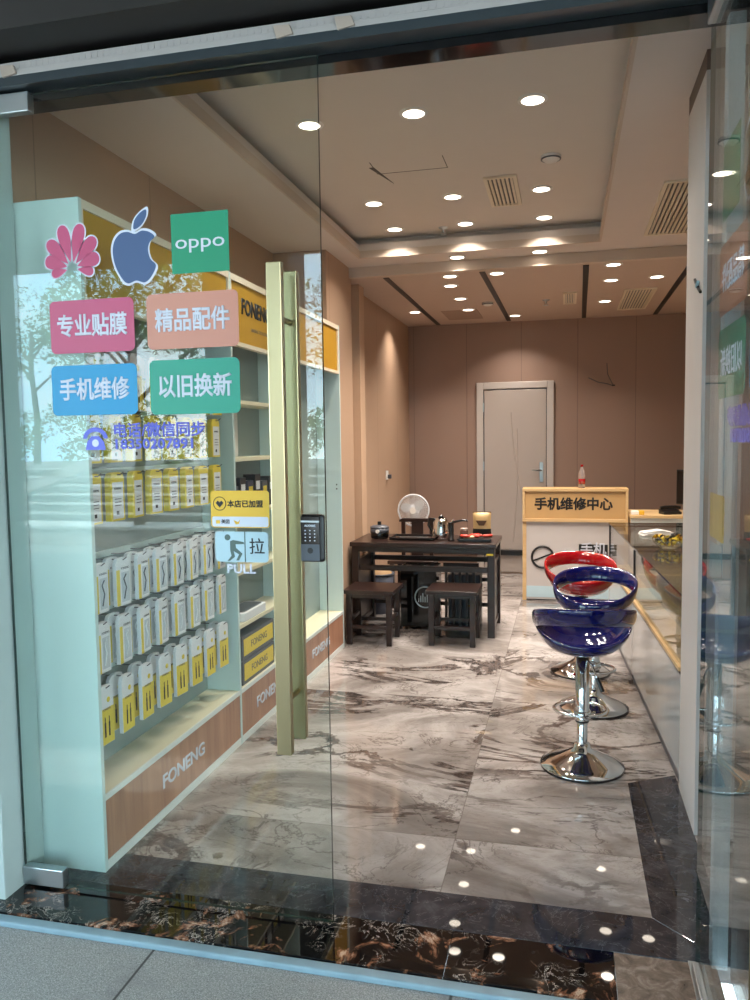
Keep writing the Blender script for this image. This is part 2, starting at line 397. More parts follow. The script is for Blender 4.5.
# jambs
b = MB().box(-2.6, -1.80, 2.135, 2.34, -.02, 2.70); struct(b.build('trim_13', M['jamb'], bevel=.004))
struct(B(-5, -2.05, 2.34, 2.6, 0, 3.3).build('wall_front_left', M['pillar']))
b = MB().box(.405, .447, 2.27, 2.32, 0, 2.588); struct(b.build('trim_14', plain('daylit_white_jamb', '#c4d4da', .3), bevel=.003))  # white jamb strip, bluish daylight tint painted into its colour
struct(B(.452, 3.0, 1.95, 2.262, -.02, 2.70).build('wall_front_right', M['pillar'], bevel=.004))
struct(B(1.75, 3.0, 2.262, 3.3, 0, 3.3).build('wall_front_right_return', M['pillar']))

# shutter rail under the fascia
t = thing('shutter_rail', 'pale crimped metal shutter rail fixed under the dark fascia above the glass doors', 'rail', (0, 2.19, 2.64))
b = MB().box(-2.3, .45, 0, .03, 0, .018).box(-2.3, .45, .006, .03, .018, .044)
b.build('rail_bar', M['rail'], t, bevel=.002)
b = MB()
for i in range(130): b.box(-2.28+i*.021, -2.276+i*.021, .0048, .006, .024, .040)
b.build('crimp_strip', M['rail'], t)
for x in (-1.70, -.80, -.62): MB().prism([(x, -.004), (x+.05, .004), (x+.04, .030), (x-.01, .034)], -.006, .004).build('rail_bracket', plain('bracket_paint', '#9c8c80', .5), t, bevel=.002)

# ------------------------------------------------------------------ ceiling fittings
lamp_proto = [None]
def downlight(x, y, z, label):
    if lamp_proto[0] is None:
        t = thing('downlight', label, 'ceiling light', (x, y, z), 0, 'recessed ceiling downlights')
        MB().lathe([(.050, 0), (.050, -.006), (.066, -.004), (.068, 0)], n=28).build('trim_ring', M['paper'], t)
        MB().lathe([(0, -.004), (.050, -.004), (.050, -.001)], n=28).build('diffuser', M['lamp'], t)
        ld = bpy.data.lights.new('downlight_lamp', 'AREA'); ld.shape = 'DISK'; ld.size = .095; ld.energy = LAMP; ld.color = (1, .89, .78); ld.spread = math.radians(112)
        lo = bpy.data.objects.new('downlight_lamp', ld); C.objects.link(lo); lo.location = (0, 0, -.010); lo.parent = t
        lamp_proto[0] = t
    else: dup(lamp_proto[0], (x, y, z), None, label)
cols = [(-1.19, 'left'), (-.687, 'middle'), (-.15, 'right')]
rows = [(3.68, 'frontmost row'), (4.97, 'middle row'), (5.60, 'rear row')]
for y, rn in rows:
    for x, cn in cols: downlight(x, y, 3.0, 'round white recessed downlight, %s one in the %s of the raised ceiling panel' % (cn, rn))
for x, y in ((-.79, 5.93), (-.19, 5.93)):
    downlight(x, y, 2.85, 'round recessed downlight on the beam behind the raised panel, %s one' % ('left' if x < -.5 else 'right'))
for x, y, l in ((-.89, 6.25, 'small downlight just behind the beam, left of the second dark slot'), (-.525, 6.25, 'downlight just behind the beam, right of the second dark slot'),
    (-.94, 6.63, 'lowered-ceiling downlight, front one in the line of three between the left slots'), (-.94, 7.26, 'lowered-ceiling downlight, middle one in the line of three between the left slots'),
    (-.945, 7.89, 'lowered-ceiling downlight, rear one in the line of three between the left slots'), (-1.475, 7.87, 'downlight beside the left wall shining on its beige panels'),
    (-.52, 8.42, 'downlight close to the back wall above the white door'), (.337, 6.2, 'downlight just behind the beam, right of the third dark slot'),
    (.352, 6.80, 'lowered-ceiling downlight, middle one right of the third dark slot'), (.351, 7.82, 'lowered-ceiling downlight, rear one right of the third dark slot'),
    (.703, 6.77, 'downlight just left of the fourth dark slot')):
    downlight(x, y, 2.78, l)

def vent(x0, x1, y0, y1, z, n, label, group='ceiling air vents', cat='air vent'):
    t = thing('ceiling_vent', label, cat, ((x0+x1)/2, (y0+y1)/2, z), 0, group)
    w_, d_ = (x1-x0)/2, (y1-y0)/2; f = .022
    b = MB().box(-w_, w_, -d_, -d_+f, -.012, 0).box(-w_, w_, d_-f, d_, -.012, 0).box(-w_, -w_+f, -d_+f, d_-f, -.012, 0).box(w_-f, w_, -d_+f, d_-f, -.012, 0)
    b.build('frame', M['trimw'], t)
    B(-w_+f, w_-f, -d_+f, d_-f, -.002, 0).build('backing', M['black'], t)
    b = MB(); s_ = (2*w_-2*f)/n
    for i in range(n): b.box(-w_+f+s_*(i+.28), -w_+f+s_*(i+.85), -d_+f, d_-f, -.010, -.003)
    b.build('slats', M['trimw'], t)
vent(-.47, -.28, 4.66, 5.23, 3.0, 6, 'small white slatted vent in the raised ceiling panel between the lights')
vent(.50, .83, 4.52, 5.66, 2.85, 11, 'large white slatted air vent in the soffit beside the right post')
vent(-.03, .09, 7.24, 7.82, 2.78, 5, 'small dark slatted vent in the lowered back ceiling')
vent(.49, .76, 7.25, 8.35, 2.78, 9, 'large beige slatted vent in the lowered back ceiling near the fourth slot')
for i, (xa, ya, xb, yb) in enumerate(((-1.385, 6.16, -1.385, 8.80), (-.63, 6.16, -.605, 8.75), (.14, 6.16, .18, 8.80), (.90, 6.16, .90, 8.80))):
    o = MB().prism([(xa-.022, ya), (xa+.022, ya), (xb+.022, yb), (xb-.022, yb)], 2.774, 2.7799, 'z').build('ceiling_slot', plain('slot_dark', '#2e2724', .5))
    tag(o, 'narrow dark linear slot in the back ceiling, %s from the left' % ords(i), 'ceiling slot', 'dark ceiling slots')
def detector(x, y, z, label):
    t = thing('smoke_detector', label, 'smoke detector', (x, y, z), 0, 'smoke detectors')
    MB().lathe([(.052, 0), (.052, -.014), (.045, -.02), (.030, -.030), (.0, -.032)], n=24).build('housing', M['paper'], t)
    MB().lathe([(.046, -.0135), (.0535, -.0135), (.0535, -.019), (.046, -.019)], n=24).build('dark_slit', M['gray'], t)
detector(-.084, 4.42, 3.0, 'round white smoke detector on the raised ceiling panel')
detector(-.72, 7.55, 2.78, 'round smoke detector on the lowered back ceiling')
def sprinkler(x, y, z, label):
    t = thing('ceiling_sprinkler', label, 'sprinkler', (x, y, z), 0, 'ceiling sprinklers')
    MB().lathe([(.035, 0), (.03, -.008), (.008, -.012), (.008, -.03), (.012, -.034), (0, -.036)], n=16).build('body', M['steel'], t)
    MB().lathe([(.0, -.048), (.024, -.048), (.024, -.051), (0, -.051)], n=16).build('deflector', M['steel'], t)
    MB().tube([(-.010, 0, -.032), (-.016, 0, -.042), (-.004, 0, -.049)], .002, 6).tube([(.010, 0, -.032), (.016, 0, -.042), (.004, 0, -.049)], .002, 6).build('yoke', M['steel'], t)
sprinkler(-.852, 5.66, 3.0, 'small metal sprinkler at the rear edge of the raised ceiling panel')
sprinkler(-.186, 7.58, 2.78, 'small metal sprinkler beside the little dark vent in the back ceiling')
b = MB()
for x0, x1, y0, y1 in ((-1.04, -.64, 4.44, 4.444), (-1.04, -1.036, 4.25, 4.44), (-.644, -.64, 4.25, 4.44)): b.box(x0, x1, y0, y1, 2.9985, 3.0)
b.prism([(-1.06, 4.33), (-1.035, 4.33), (-.985, 4.62)], 2.9970, 2.9999, 'z')
tag(b.build('access_hatch', plain('hatch_gap', '#4a433e', .6)), 'thin outlined access hatch with a dark gap at its left corner in raised ceiling', 'access hatch')
tag(MB().box(-1.22, -.86, 7.9, 8.5, 2.7765, 2.78).build('ceiling_access_panel', plain('hatch_tan', '#a58e7e', .7)), 'flush tan access panel in the back ceiling near the corner', 'access panel')

# ------------------------------------------------------------------ back wall door, wires, socket, trunking
t = thing('door_1', 'pale painted back room door with swirl relief and steel handle', None, (-.55, 8.85, 0), 0, None, 'structure')
b = MB().box(-.42, -.345, -.03, 0, 0, 2.125).box(.345, .42, -.03, 0, 0, 2.125).box(-.345, .345, -.03, 0, 2.05, 2.125); b.build('door_frame', plain('door_frame_paint', '#c2bab4', .35), t, bevel=.006)
B(-.345, .345, -.008, 0, 0, 2.05).build('door_gap', M['gray'], t)
B(-.335, .338, -.022, -.008, .01, 2.038).build('door_panel', M['doorpaint'], t, bevel=.004)
b = MB()
for k, (bx, am) in enumerate(((.06, .10), (-.02, -.05))):
    b.tube([(bx + am*math.cos(z*1.7+k) , -.022, z) for z in [ .35+.06*i for i in range(25-k*3)]], .006, 8)
b.build('relief_curve', M['doorpaint'], t)
for z in (.35, 1.15, 1.80): B(-.350, -.338, -.033, -.02, z, z+.10).build('hinge', M['steel'], t)
h = B(.268, .308, -.030, -.022, 1.02, 1.24).build('handle_plate', M['steel'], t, bevel=.003)
MB().tube([(.288, -.03, 1.15), (.288, -.065, 1.15), (.19, -.07, 1.15)], .009, 10).build('lever', M['steel'], h)
t = thing('door_stub_wires', 'short grey and black wires sticking out of the back wall', 'wires', (.49, 8.84, 2.05))
MB().lathe([(0, 0), (.018, 0), (.018, .01), (0, .01)], n=12).build('collar', M['black'], t)
MB().tube([(0, 0, 0), (-.03, -.03, .06), (-.06, -.04, .12), (-.07, -.04, .24)], .004, 6).tube([(0, 0, 0), (-.06, -.03, .02), (-.16, -.05, .04), (-.26, -.05, .09)], .005, 6).build('wire', M['inkgrey'], t)
t.name = 'wall_wires'
t = thing('wall_socket', 'white wall socket with a plugged-in adapter on the left beige wall', 'socket', (-1.74, 7.66, 1.155))
B(0, .009, -.045, .045, -.045, .045).build('face_plate', M['paper'], t, bevel=.003)
B(.009, .04, .0, .05, -.035, .005).build('plug', M['gray'], t, bevel=.004)
tag(B(-1.72, 1.6, 8.79, 8.849, .205, .265).build('cable_trunking', M['black'], bevel=.006), 'black horizontal cable trunking low along the back wall', 'cable trunking')

# ------------------------------------------------------------------ glass door leaves with stickers (local x along the leaf, outer side -y)
def sticker_set(root, sh, left):
    y0 = -.0062
    def plate(name, x0, x1, z0, z1, r, mat, label=None):
        o = MB().prism(rrect(x0+sh, x1+sh, z0, z1, r), y0-.0008, y0, 'y').build(name, mat, root)
        if label: o['label'] = label
        return o
    def rim(name, x0, x1, z0, z1, r, mat): return MB().prism(rrect(x0+sh, x1+sh, z0, z1, r), y0-.0004, y0, 'y').build(name, mat, root)
    e = y0 - .0016
    for nm, x0, x1, z0, z1, mat, tx in (('pink_sticker', -1.600, -1.303, 1.790, 1.955, 's_pink', '专业贴膜'), ('peach_sticker', -1.259, -.955, 1.790, 1.958, 's_peach', '精品配件'),
                                        ('blue_sticker', -1.604, -1.300, 1.594, 1.752, 's_blue', '手机维修'), ('green_sticker', -1.256, -.956, 1.590, 1.757, 's_green', '以旧换新')):
        p = plate(nm, x0, x1, z0, z1, .018, M[mat], nm.replace('_', ' ') + ' with white Chinese characters')
        text('sticker_text', tx, .073, ((x0+x1)/2+sh, e, (z0+z1)/2-.002), RF, M['s_white'], p, bold=.0019, sx=.86, space=.98)
    # rose petal logo
    cx, cz = -1.512, 2.055; b = MB(); bw = MB()
    for i in range(8):
        a = math.radians(-12 + 204*i/7); L = .056 if i in (0, 7) else (.080 if i in (1, 6) else (.102 if i in (2, 5) else .118))
        W = .034 if i in (0, 7) else .050
        for (bb, ex, yy) in ((bw, .0042, y0-.0004), (b, 0, y0-.0009)):
            pts = []
            for k in range(25):
                t = k/24*2*PI; s_ = .5-.5*math.cos(t); 
                r_ = .020 + L*s_; wv = W*math.sin(t)*(.18+.82*s_)*.62
                pts.append((r_, wv))
            if ex: 
                mx = .020+L/2
                pts = [(mx+(p-mx)*(1+ex*2/L)+(0), q*(1+ex/ (W*.42))) for p, q in pts]
            ca, sa = math.cos(a), math.sin(a)
            bb.prism([(cx+sh+p*ca-q*sa, cz+p*sa+q*ca) for p, q in pts], yy, y0)
    o = bw.build('petal_logo', M['s_white'], root); b.build('petals', M['s_hua'], o); o['label'] = 'rose fan of eight petals logo sticker'
    # bitten apple logo
    def smoothpts(P, n=6):
        out = []; k = len(P)
        for i in range(k):
            p0, p1, p2, p3 = P[i-1], P[i], P[(i+1) % k], P[(i+2) % k]
            for j in range(n):
                t = j/n
                out.append(tuple(.5*((2*p1[c])+(-p0[c]+p2[c])*t+(2*p0[c]-5*p1[c]+4*p2[c]-p3[c])*t*t+(-p0[c]+3*p1[c]-3*p2[c]+p3[c])*t**3) for c in (0, 1)))
        return out
    ap = smoothpts([(0, .058), (-.025, .066), (-.050, .062), (-.070, .042), (-.078, .008), (-.070, -.035), (-.048, -.075), (-.028, -.090), (0, -.083), (.028, -.090), (.050, -.075), (.068, -.042), (.050, -.020), (.043, .008), (.050, .030), (.066, .045), (.050, .060), (.025, .066)])
    lf = smoothpts([(-.004, .074), (.000, .098), (.018, .118), (.040, .128), (.040, .108), (.026, .086), (.008, .074)])
    cx, cz = -1.290, 2.086
    def grow(P, k, c): return [(c[0]+(p-c[0])*k, c[1]+(q-c[1])*k) for p, q in P]
    bw = MB(); b = MB()
    for P, c, k in ((ap, (-.008, -.012), 1.09), (lf, (.02, .10), 1.28)):
        bw.prism([(cx+sh+p, cz+q) for p, q in grow(P, k, c)], y0-.0004, y0); b.prism([(cx+sh+p, cz+q) for p, q in P], y0-.0009, y0)
    o = bw.build('apple_logo', M['s_white'], root); b.build('apple_shape', M['s_slate'], o); o['label'] = 'slate blue bitten apple logo sticker'
    p = plate('square_sticker', -1.168, -.980, 2.014, 2.192, .002, M['s_oppo'], 'square emerald green sticker with white lettering')
    text('sticker_text', 'oppo', .058, (-1.074+sh, e, 2.106), RF, M['s_white'], p, bold=.0001, sx=1.36)
    # telephone pictogram and number
    bx, bz = -1.455, 1.517
    b = MB(); cpts = [(bx+sh+.044*math.cos(a), bz+.002+.036*math.sin(a)) for a in [math.radians(x) for x in range(0, 181, 15)]]
    b.prism(cpts + [(bx+sh-.030, bz+.002)] + [(bx+sh+.030*math.cos(a), bz+.002+.022*math.sin(a)) for a in [math.radians(x) for x in range(165, -1, -15)]], y0-.0008, y0)
    b.prism([(bx+sh-.036, bz-.034), (bx+sh+.036, bz-.034), (bx+sh+.030, bz-.008), (bx+sh+.014, bz+.010), (bx+sh-.014, bz+.010), (bx+sh-.030, bz-.008)], y0-.0008, y0)
    o = b.build('telephone_sign', M['s_purple'], root)
    MB().prism([(bx+sh+.012*math.cos(a), bz-.012+.012*math.sin(a)) for a in [k*PI/8 for k in range(16)]], y0-.0014, y0-.0008).build('dial', M['s_white'], o)
    text('contact_line', '电话/微信同步', .048, (-1.392+sh, e, 1.541), RF, M['s_purple'], root, bold=.0012, ax='LEFT', sx=1.06)
    text('contact_number', '18350207891', .043, (-1.392+sh, e, 1.499), RF, M['s_purple'], root, bold=.0014, ax='LEFT', sx=1.16, space=1.04)
    # yellow membership sticker
    p = plate('membership_sticker', -1.064, -.872, 1.240, 1.354, .010, M['s_yellow'], 'yellow and white membership sticker')
    MB().prism(rrect(-1.060+sh, -.876+sh, 1.243, 1.274, .006), y0-.0013, y0-.0008).build('white_band', M['s_white'], p)
    b = MB(); ccx, ccz = -1.034, 1.314
    ring = [(ccx+sh+.0205*math.cos(a), ccz+.0205*math.sin(a)) for a in [k*PI/12 for k in range(24)]]
    b.tube([(q[0], y0-.0012, q[1]) for q in ring], .0011, 6, closed=True)
    b.prism([(ccx+sh-.013, ccz+.002), (ccx+sh-.006, ccz+.009), (ccx+sh, ccz+.004), (ccx+sh+.006, ccz+.009), (ccx+sh+.013, ccz+.002), (ccx+sh, ccz-.012)], y0-.0016, y0-.0008)
    b.build('heart_emblem', M['ink'], p)
    text('sticker_text', '本店已加盟', .0235, (-1.009+sh, e, 1.312), RF, M['ink'], p, bold=.0005, ax='LEFT')
    text('small_text', '美团', .014, (-1.030+sh, e, 1.258), RF, M['ink'], p, bold=.0003, ax='LEFT')
    MB().prism(rrect(-1.048+sh, -1.034+sh, 1.252, 1.263, .002), y0-.0016, y0-.0012).build('tiny_badge', M['s_yellow'], p)
    MB().prism([(-.990+sh, 1.264), (-.975+sh, 1.258), (-.968+sh, 1.265), (-.972+sh, 1.252), (-.982+sh, 1.250)], y0-.0016, y0-.0012).build('tiny_bird', M['s_yellow'], p)
    # pull sign
    p = plate('pull_sign', -1.052, -.878, 1.134, 1.228, .012, M['s_pale'], 'pale blue pull sign with pictogram of a pulling figure')
    b = MB(); X = lambda v: v+sh
    b.prism([(X(-1.011)+.0095*math.cos(a), 1.210+.0095*math.sin(a)) for a in [k*PI/8 for k in range(16)]], y0-.0016, y0-.0008)
    b.prism([(X(-1.003), 1.198), (X(-.993), 1.202), (X(-.958), 1.196), (X(-.957), 1.190), (X(-.985), 1.189), (X(-.984), 1.178), (X(-.963), 1.160), (X(-.975), 1.139), (X(-.984), 1.139), (X(-.974), 1.158), (X(-.992), 1.168), (X(-.988), 1.150), (X(-1.005), 1.137), (X(-1.013), 1.137), (X(-.999), 1.153), (X(-1.003), 1.170), (X(-1.003), 1.186)][::-1], y0-.0016, y0-.0008)
    b.build('pulling_figure', M['s_dark'], p)
    B(X(-.9555), X(-.9525), y0-.0016, y0-.0008, 1.134, 1.228).build('door_line', M['s_dark'], p)
    text('sign_text', '拉', .052, (X(-.915), e, 1.180), RF, M['ink'], p, bold=.0003)
    text('pull_text', 'PULL', .040, (X(-.968), e, 1.112), RF, M['s_white'], root, bold=.0012, sx=1.08)

def bar_handle(root, x):
    for nm, ys, mat in (('outer_bar', -1, M['brass']), ('inner_bar', 1, M['brass'])):
        y = ys*.066; zt, zb = 2.015, .565
        bb = B(x-.023, x+.023, y-.013, y+.013, zb, zt).build('handle_bar', mat, root, bevel=.003)
        bb['label'] = ('gold pull bar on the street side' if ys < 0 else 'gold pull bar on the shop side')
    h = MB()
    for z in (1.86, .72): h.tube([(x, -.054, z), (x, .054, z)], .009, 12)
    h.build('handle_spacer', M['brass2'], root)

def leaf(name, label, loc, rz, x0, x1, sh, hinge_x, left):
    root = thing(name, label, None, loc, rz, None, 'structure')
    b = MB(); b.box(x0, x1, -.006, .006, .012, 2.600)
    o = b.build('glass_pane', [M['glass'], M['glass_edge']], root)
    for p in o.data.polygons: p.material_index = 0 if abs(p.normal.y) > .5 else 1
    sgn = 1 if left else -1
    a = hinge_x; c = hinge_x + sgn*.155
    for nm, z0, z1 in (('top_patch_fitting', 2.545, 2.606), ('bottom_patch_fitting', .008, .070)):
        if left or nm[0] == 't': B(a, c, -.016, .016, z0, z1).build(nm, M['steel'], root, bevel=.003)
        else: B(a, c, -.016, .016, z0, z1-.03).build(nm, M['steel'], root, bevel=.003)
    sticker_set(root, sh, left)
    return root
L1 = leaf('door_2', 'closed left glass door leaf covered in coloured stickers with long gold pull bars', (-1.795, 2.235, 0), 0, 0, 1.100, 1.795, 0.0, True)
bar_handle(L1, 1.795-.815)
lk = B(1.795-.768, 1.795-.694, -.030, -.0062, 1.142, 1.285).build('door_lock', M['black'], L1, bevel=.010, seg=3); lk['label'] = 'black electronic keypad lock'
B(1.795-.764, 1.795-.706, -.034, -.030, 1.147, 1.280).build('keypad_face', M['blackgloss'], lk, bevel=.003)
B(1.795-.764, 1.795-.706, -.0345, -.034, 1.262, 1.267).build('silver_line', M['steel'], lk)
B(1.795-.764, 1.795-.706, -.0348, -.034, 1.147, 1.197).build('fingerprint_plate', M['gray'], lk, bevel=.001)
MB().prism([(1.795-.735+.009*math.cos(a), 1.178+.009*math.sin(a)) for a in [k*PI/8 for k in range(16)]], -.0352, -.0348).build('fingerprint_reader', M['black'], lk)
b = MB()
for i in range(3):
    for j in range(4): b.box(1.795-.752+i*.0145, 1.795-.748+i*.0145, -.0346, -.034, 1.206+j*.010, 1.209+j*.010)
b.build('key_digits', M['s_white'], lk)
text('lock_text', 'AODEBE', .009, (1.795-.735, -.0350, 1.252), RF, M['s_white'], lk, bold=.0003)
R1 = leaf('door_3', 'right glass door leaf swung open towards the street', (.362, 2.235, 0), PI/2, -1.06, 0, .845, 0.0, False)
bar_handle(R1, -1.06+.085)
tag(B(.345, .385, 2.13, 2.29, -.001, .004).build('floor_spring_cover', M['steel'], bevel=.001), 'narrow steel floor closer plate under the open right door leaf', 'floor closer')

# ------------------------------------------------------------------ display cabinets along the left wall
XF = -1.565; XB = -1.74; XR = -2.0; TOP = 2.315; HZ0 = 1.985; PT = .272
def cabinet(y0, y1, label, shelves, near_side, far_side, first):
    t = thing('display_cabinet', label, 'cabinet', (XF, (y0+y1)/2, 0)); o = (XF, (y0+y1)/2, 0)
    th = .018
    if near_side: B(XR, XF, y0, y0+th, 0, TOP).build('side_panel', M['daylit_white'], t, off=o)
    B(XR, XF, y1-th, y1, 0, TOP).build('side_panel', M['daylit_white'], t, off=o)
    yi0 = y0 + (th if near_side else 0); yi1 = y1-th
    B(XB-.012, XB, yi0, yi1, PT, TOP).build('back_panel', M['peg'], t, off=o)
    B(XR, XF-.001, yi0, yi1, TOP-.018, TOP-.001).build('top_board', M['trimw'], t, off=o)
    B(XB, XF-.004, yi0, yi1, PT-.02, PT).build('bottom_shelf', M['cream'], t, off=o)
    B(XF-.02, XF-.003, yi0, yi1, .035, PT-.021).build('plinth_panel', M['plinth'], t, off=o, bevel=.001)
    B(XF-.018, XF-.001, yi0, yi1, 0, .034).build('kick_strip', M['white'], t, off=o)
    B(XF-.006, XF, yi0, yi1, PT-.020, PT+.002).build('shelf_edging', M['white'], t, off=o)
    pn = B(XF-.03, XF-.010, yi0+.012, yi1-.012, HZ0+.012, TOP-.030).build('header_sign', M['yellow'], t, off=o); pn['label'] = 'golden yellow header panel'
    b = MB().box(XF-.03, XF-.001, yi0, yi1, HZ0-.01, HZ0+.010).box(XF-.03, XF-.001, yi0, yi1, TOP-.030, TOP-.018).box(XF-.03, XF-.001, yi0, yi0+.011, HZ0+.01, TOP-.03).box(XF-.03, XF-.001, yi1-.011, yi1, HZ0+.01, TOP-.03)
    b.build('header_frame', M['trimw'], t, off=o)
    for z in shelves:
        B(XB, XF-.006, yi0, yi1, z-.018, z).build('shelf', M['cream'], t, off=o)
    ym = (y0+y1)/2
    if first: lg = text('header_logo', 'FONENG', .108, (XF-.0092-XF, -.05, 2.175), RS, M['ink'], t, bold=.0035, sx=.88)
    if first: text('header_slogan', 'LINKING TO FUTURE', .026, (XF-.0092-XF, 0, 2.075), RS, M['inkgrey'], t, sx=1.0)
    text('plinth_logo', 'FONENG', .078, (-.0022, 0, .140), RS, M['s_white'], t, bold=.002, sx=1.2)
    return t
c1 = cabinet(2.352, 3.565, 'tall white display cabinet nearest the door hung with rows of accessory packs', [], True, True, False)
c2 = cabinet(3.567, 4.335, 'narrow shelved display cabinet with yellow header between the two wider units', [1.710, 1.425, 1.150, .860, .592], False, True, True)
c3 = cabinet(4.337, 5.425, 'display cabinet at the inner end of the row beside the wall pilaster', [], False, True, False)
# two screw caps on the last side panel
for z in (1.185, 1.155):
    B(-1.602, -1.592, 5.403, 5.4069, z, z+.010).build('screw_cap', M['black'], c3, off=(XF, (4.337+5.425)/2, 0), bevel=.002)

# hooks + packs in the first cabinet
HY0 = 2.44; PITCH = .142; NH = 8
rowdef = [(.630, .20, 'yellow', 'lowest'), (.860, .170, 'white', 'second lowest'), (1.070, .165, 'whitelabel', 'third lowest'), (1.385, .165, 'box', 'fourth lowest'), (1.600, .165, 'box', 'fifth lowest'), (1.830, .165, 'yellow', 'highest')]
hook0 = None; rails_ = MB()
for (zt, hgt, kind, rn) in rowdef:
    rails_.box(XB+.0005, XB+.010, 2.372, 3.545, zt-.002, zt+.022)
    for i in range(NH):
        if hook0 is None: hook0 = MB().tube([(0, 0, .004), (.142, 0, .004), (.155, 0, .014)], .0022, 6).build('hook', M['gray'], c1)
        else: hook0 = hook0.copy(); C.objects.link(hook0)
        hook0.location = (XB+.008-XF, HY0+i*PITCH-(2.352+3.565)/2, zt)
o_ = (XF, (2.352+3.565)/2, 0)
rails_.build('hook_rail', M['daylit_white'], c1, off=o_)
def pack_proto(name, h, kind):
    """hanging accessory pack, faces +X, origin at the hook hole, w .088"""
    W = .086; t = thing(name, '', 'accessory pack', (0, 0, 0))
    d = .016 if kind != 'box' else .026
    card = MB(); card.prism([(-W/2, -h), (W/2, -h), (W/2, -.006), (W/2-.01, .010), (.014, .014), (.0, .014), (-.014, .014), (-W/2+.01, .010), (-W/2, -.006)], -d/2, d/2, 'x')
    base = card.build('card', M['packyellow'] if kind == 'box' else M['packwhite'], t, bevel=.002)
    if kind == 'yellow':
        B(d/2, d/2+.0006, -W/2+.002, W/2-.002, -h+.002, -h*.34).build('yellow_print', M['packyellow'], t)
        b = MB()
        for k in (-1, 1): b.box(d/2+.0006, d/2+.0015, k*.012-.004, k*.012+.004, -h*.86, -h*.60).box(d/2+.0006, d/2+.0015, k*.012-.002, k*.012+.002, -h*.60, -h*.5)
        b.build('cable_window', M['ink'], t)
        MB().lathe([(0, 0), (.010, 0), (.010, .0006), (0, .0006)], (0, 0, 0), 12).build('yellow_dot', M['packyellow'], t).matrix_local = Matrix.Translation((d/2, .012, -h*.2)) @ Matrix.Rotation(PI/2, 4, 'Y')
        text('pack_text', 'FONENG', .012, (d/2+.001, 0, -h*.36), RS, M['inkgrey'], t)
    elif kind in ('white', 'whitelabel'):
        B(d/2, d/2+.0006, -W/2+.002, -W/2+.022, -h+.002, -.03).build('yellow_stripe', M['packyellow'], t)
        B(d/2, d/2+.0006, -.012, .034, -h*.92, -h*.25).build('blister_window', plain('blister_grey', '#c5cdd4', .2), t, bevel=.0004)
        b = MB().tube([(d/2+.002, .0, -h*.85), (d/2+.003, .012, -h*.6), (d/2+.002, .0, -h*.4), (d/2+.002, .014, -h*.3)], .0025, 6); b.build('cable', M['packwhite'] if kind == 'white' else M['gray'], t)
        text('pack_text', 'FONENG', .012, (d/2+.001, .01, -h*.16), RS, M['inkgrey'], t)
    else:
        B(d/2, d/2+.0006, -W/2+.010, W/2-.010, -h+.008, -.022).build('white_label', M['packwhite'], t)
        b = MB()
        for k in range(3): b.box(d/2+.0006, d/2+.001, -.02, .02, -h*.5-.012*k-.003, -h*.5-.012*k)
        b.build('printed_lines', M['inkgrey'], t)
        B(d/2+.0006, d/2+.001, -.012, .004, -h*.86, -h*.78).build('print_mark', M['ink'], t)
        text('pack_text', 'FONENG', .011, (d/2+.001, 0, -h*.28), RS, M['ink'], t)
    return t
NM_ = {'yellow': 'yellow and white cable pack', 'white': 'white hanging cable pack with yellow stripe', 'whitelabel': 'pale hanging pack with grey cable', 'box': 'yellow-edged hanging box with white label'}
made = {}
for (zt, hgt, kind, rn) in rowdef:
    for i in range(NH):
        for dpt in range(2 if kind != 'box' else 1):
            x = XB + (.140 if kind != 'box' else .125) - dpt*.045
            lab = '%s, %s hooks, %s from door%s' % (NM_[kind], rn, ords(i), ('' if kind == 'box' else (', in front' if dpt == 0 else ', behind')))
            loc = (x, HY0+i*PITCH, zt-.001)
            if kind not in made:
                t = pack_proto('accessory_pack', hgt, kind); made[kind] = t; t.location = loc; t['label'] = lab; t['group'] = 'packs on the %s hooks' % rn
                r = t
            else:
                r = dup(made[kind], loc, None, lab); r['group'] = 'packs on the %s hooks' % rn
            r.rotation_euler = (0, 0, random.uniform(-.10, .10))
# goods on the second cabinet's shelves
p = tag(MB().prism(rrect(3.60, 3.95, 1.426, 1.70, .02), XB+.02, XB+.024, 'x').build('shelf_poster', M['paper']), 'white poster card with a dark curved outline on the upper shelf', 'poster')
MB().tube([(XB+.0255, 3.66+.08*math.cos(a)+.05, 1.56+.115*math.sin(a)) for a in [math.radians(x) for x in range(-60, 241, 15)]], .004, 6).build('curved_outline', M['ink'], p)
b = MB(); 
for y in (3.69, 3.73): b.prism([(y, 1.55), (y+.012, 1.575), (y+.006, 1.585), (y, 1.578), (y-.006, 1.585), (y-.012, 1.575)], XB+.0242, XB+.026, 'x')
b.build('heart_marks', M['inkgrey'], p)
dk = M['gray']; cols_ = [dk, M['black'], plain('navy_box', '#27314a', .3), M['black'], dk, plain('charcoal_box', '#33363c', .3)]
for i in range(6):
    y = 3.60+i*.10; hh = [.13, .17, .15, .18, .14, .16][i]
    t = thing('accessory_box', 'dark upright accessory box standing on the middle shelf, %s in line' % ords(i), 'box', (XB+.10, y+.045, 1.151), 0, 'dark boxes on the middle shelf')
    B(-.035, .035, -.038, .038, 0, hh).build('carton', cols_[i], t, bevel=.002)
    B(.035, .0356, -.025, .025, hh*.55, hh*.8).build('front_label', M['packwhite'] if i % 2 else M['packyellow'], t)
t = thing('router', 'flat white device with dark top on the lower shelf of the narrow cabinet', 'device', (XB+.10, 3.80, .593))
MB().prism(rrect(-.065, .065, -.16, .16, .03), 0, .045, 'z').build('casing', M['packwhite'], t, bevel=.005)
MB().prism(rrect(-.05, .05, -.13, .13, .02), .045, .048, 'z').build('top_plate', M['gray'], t)
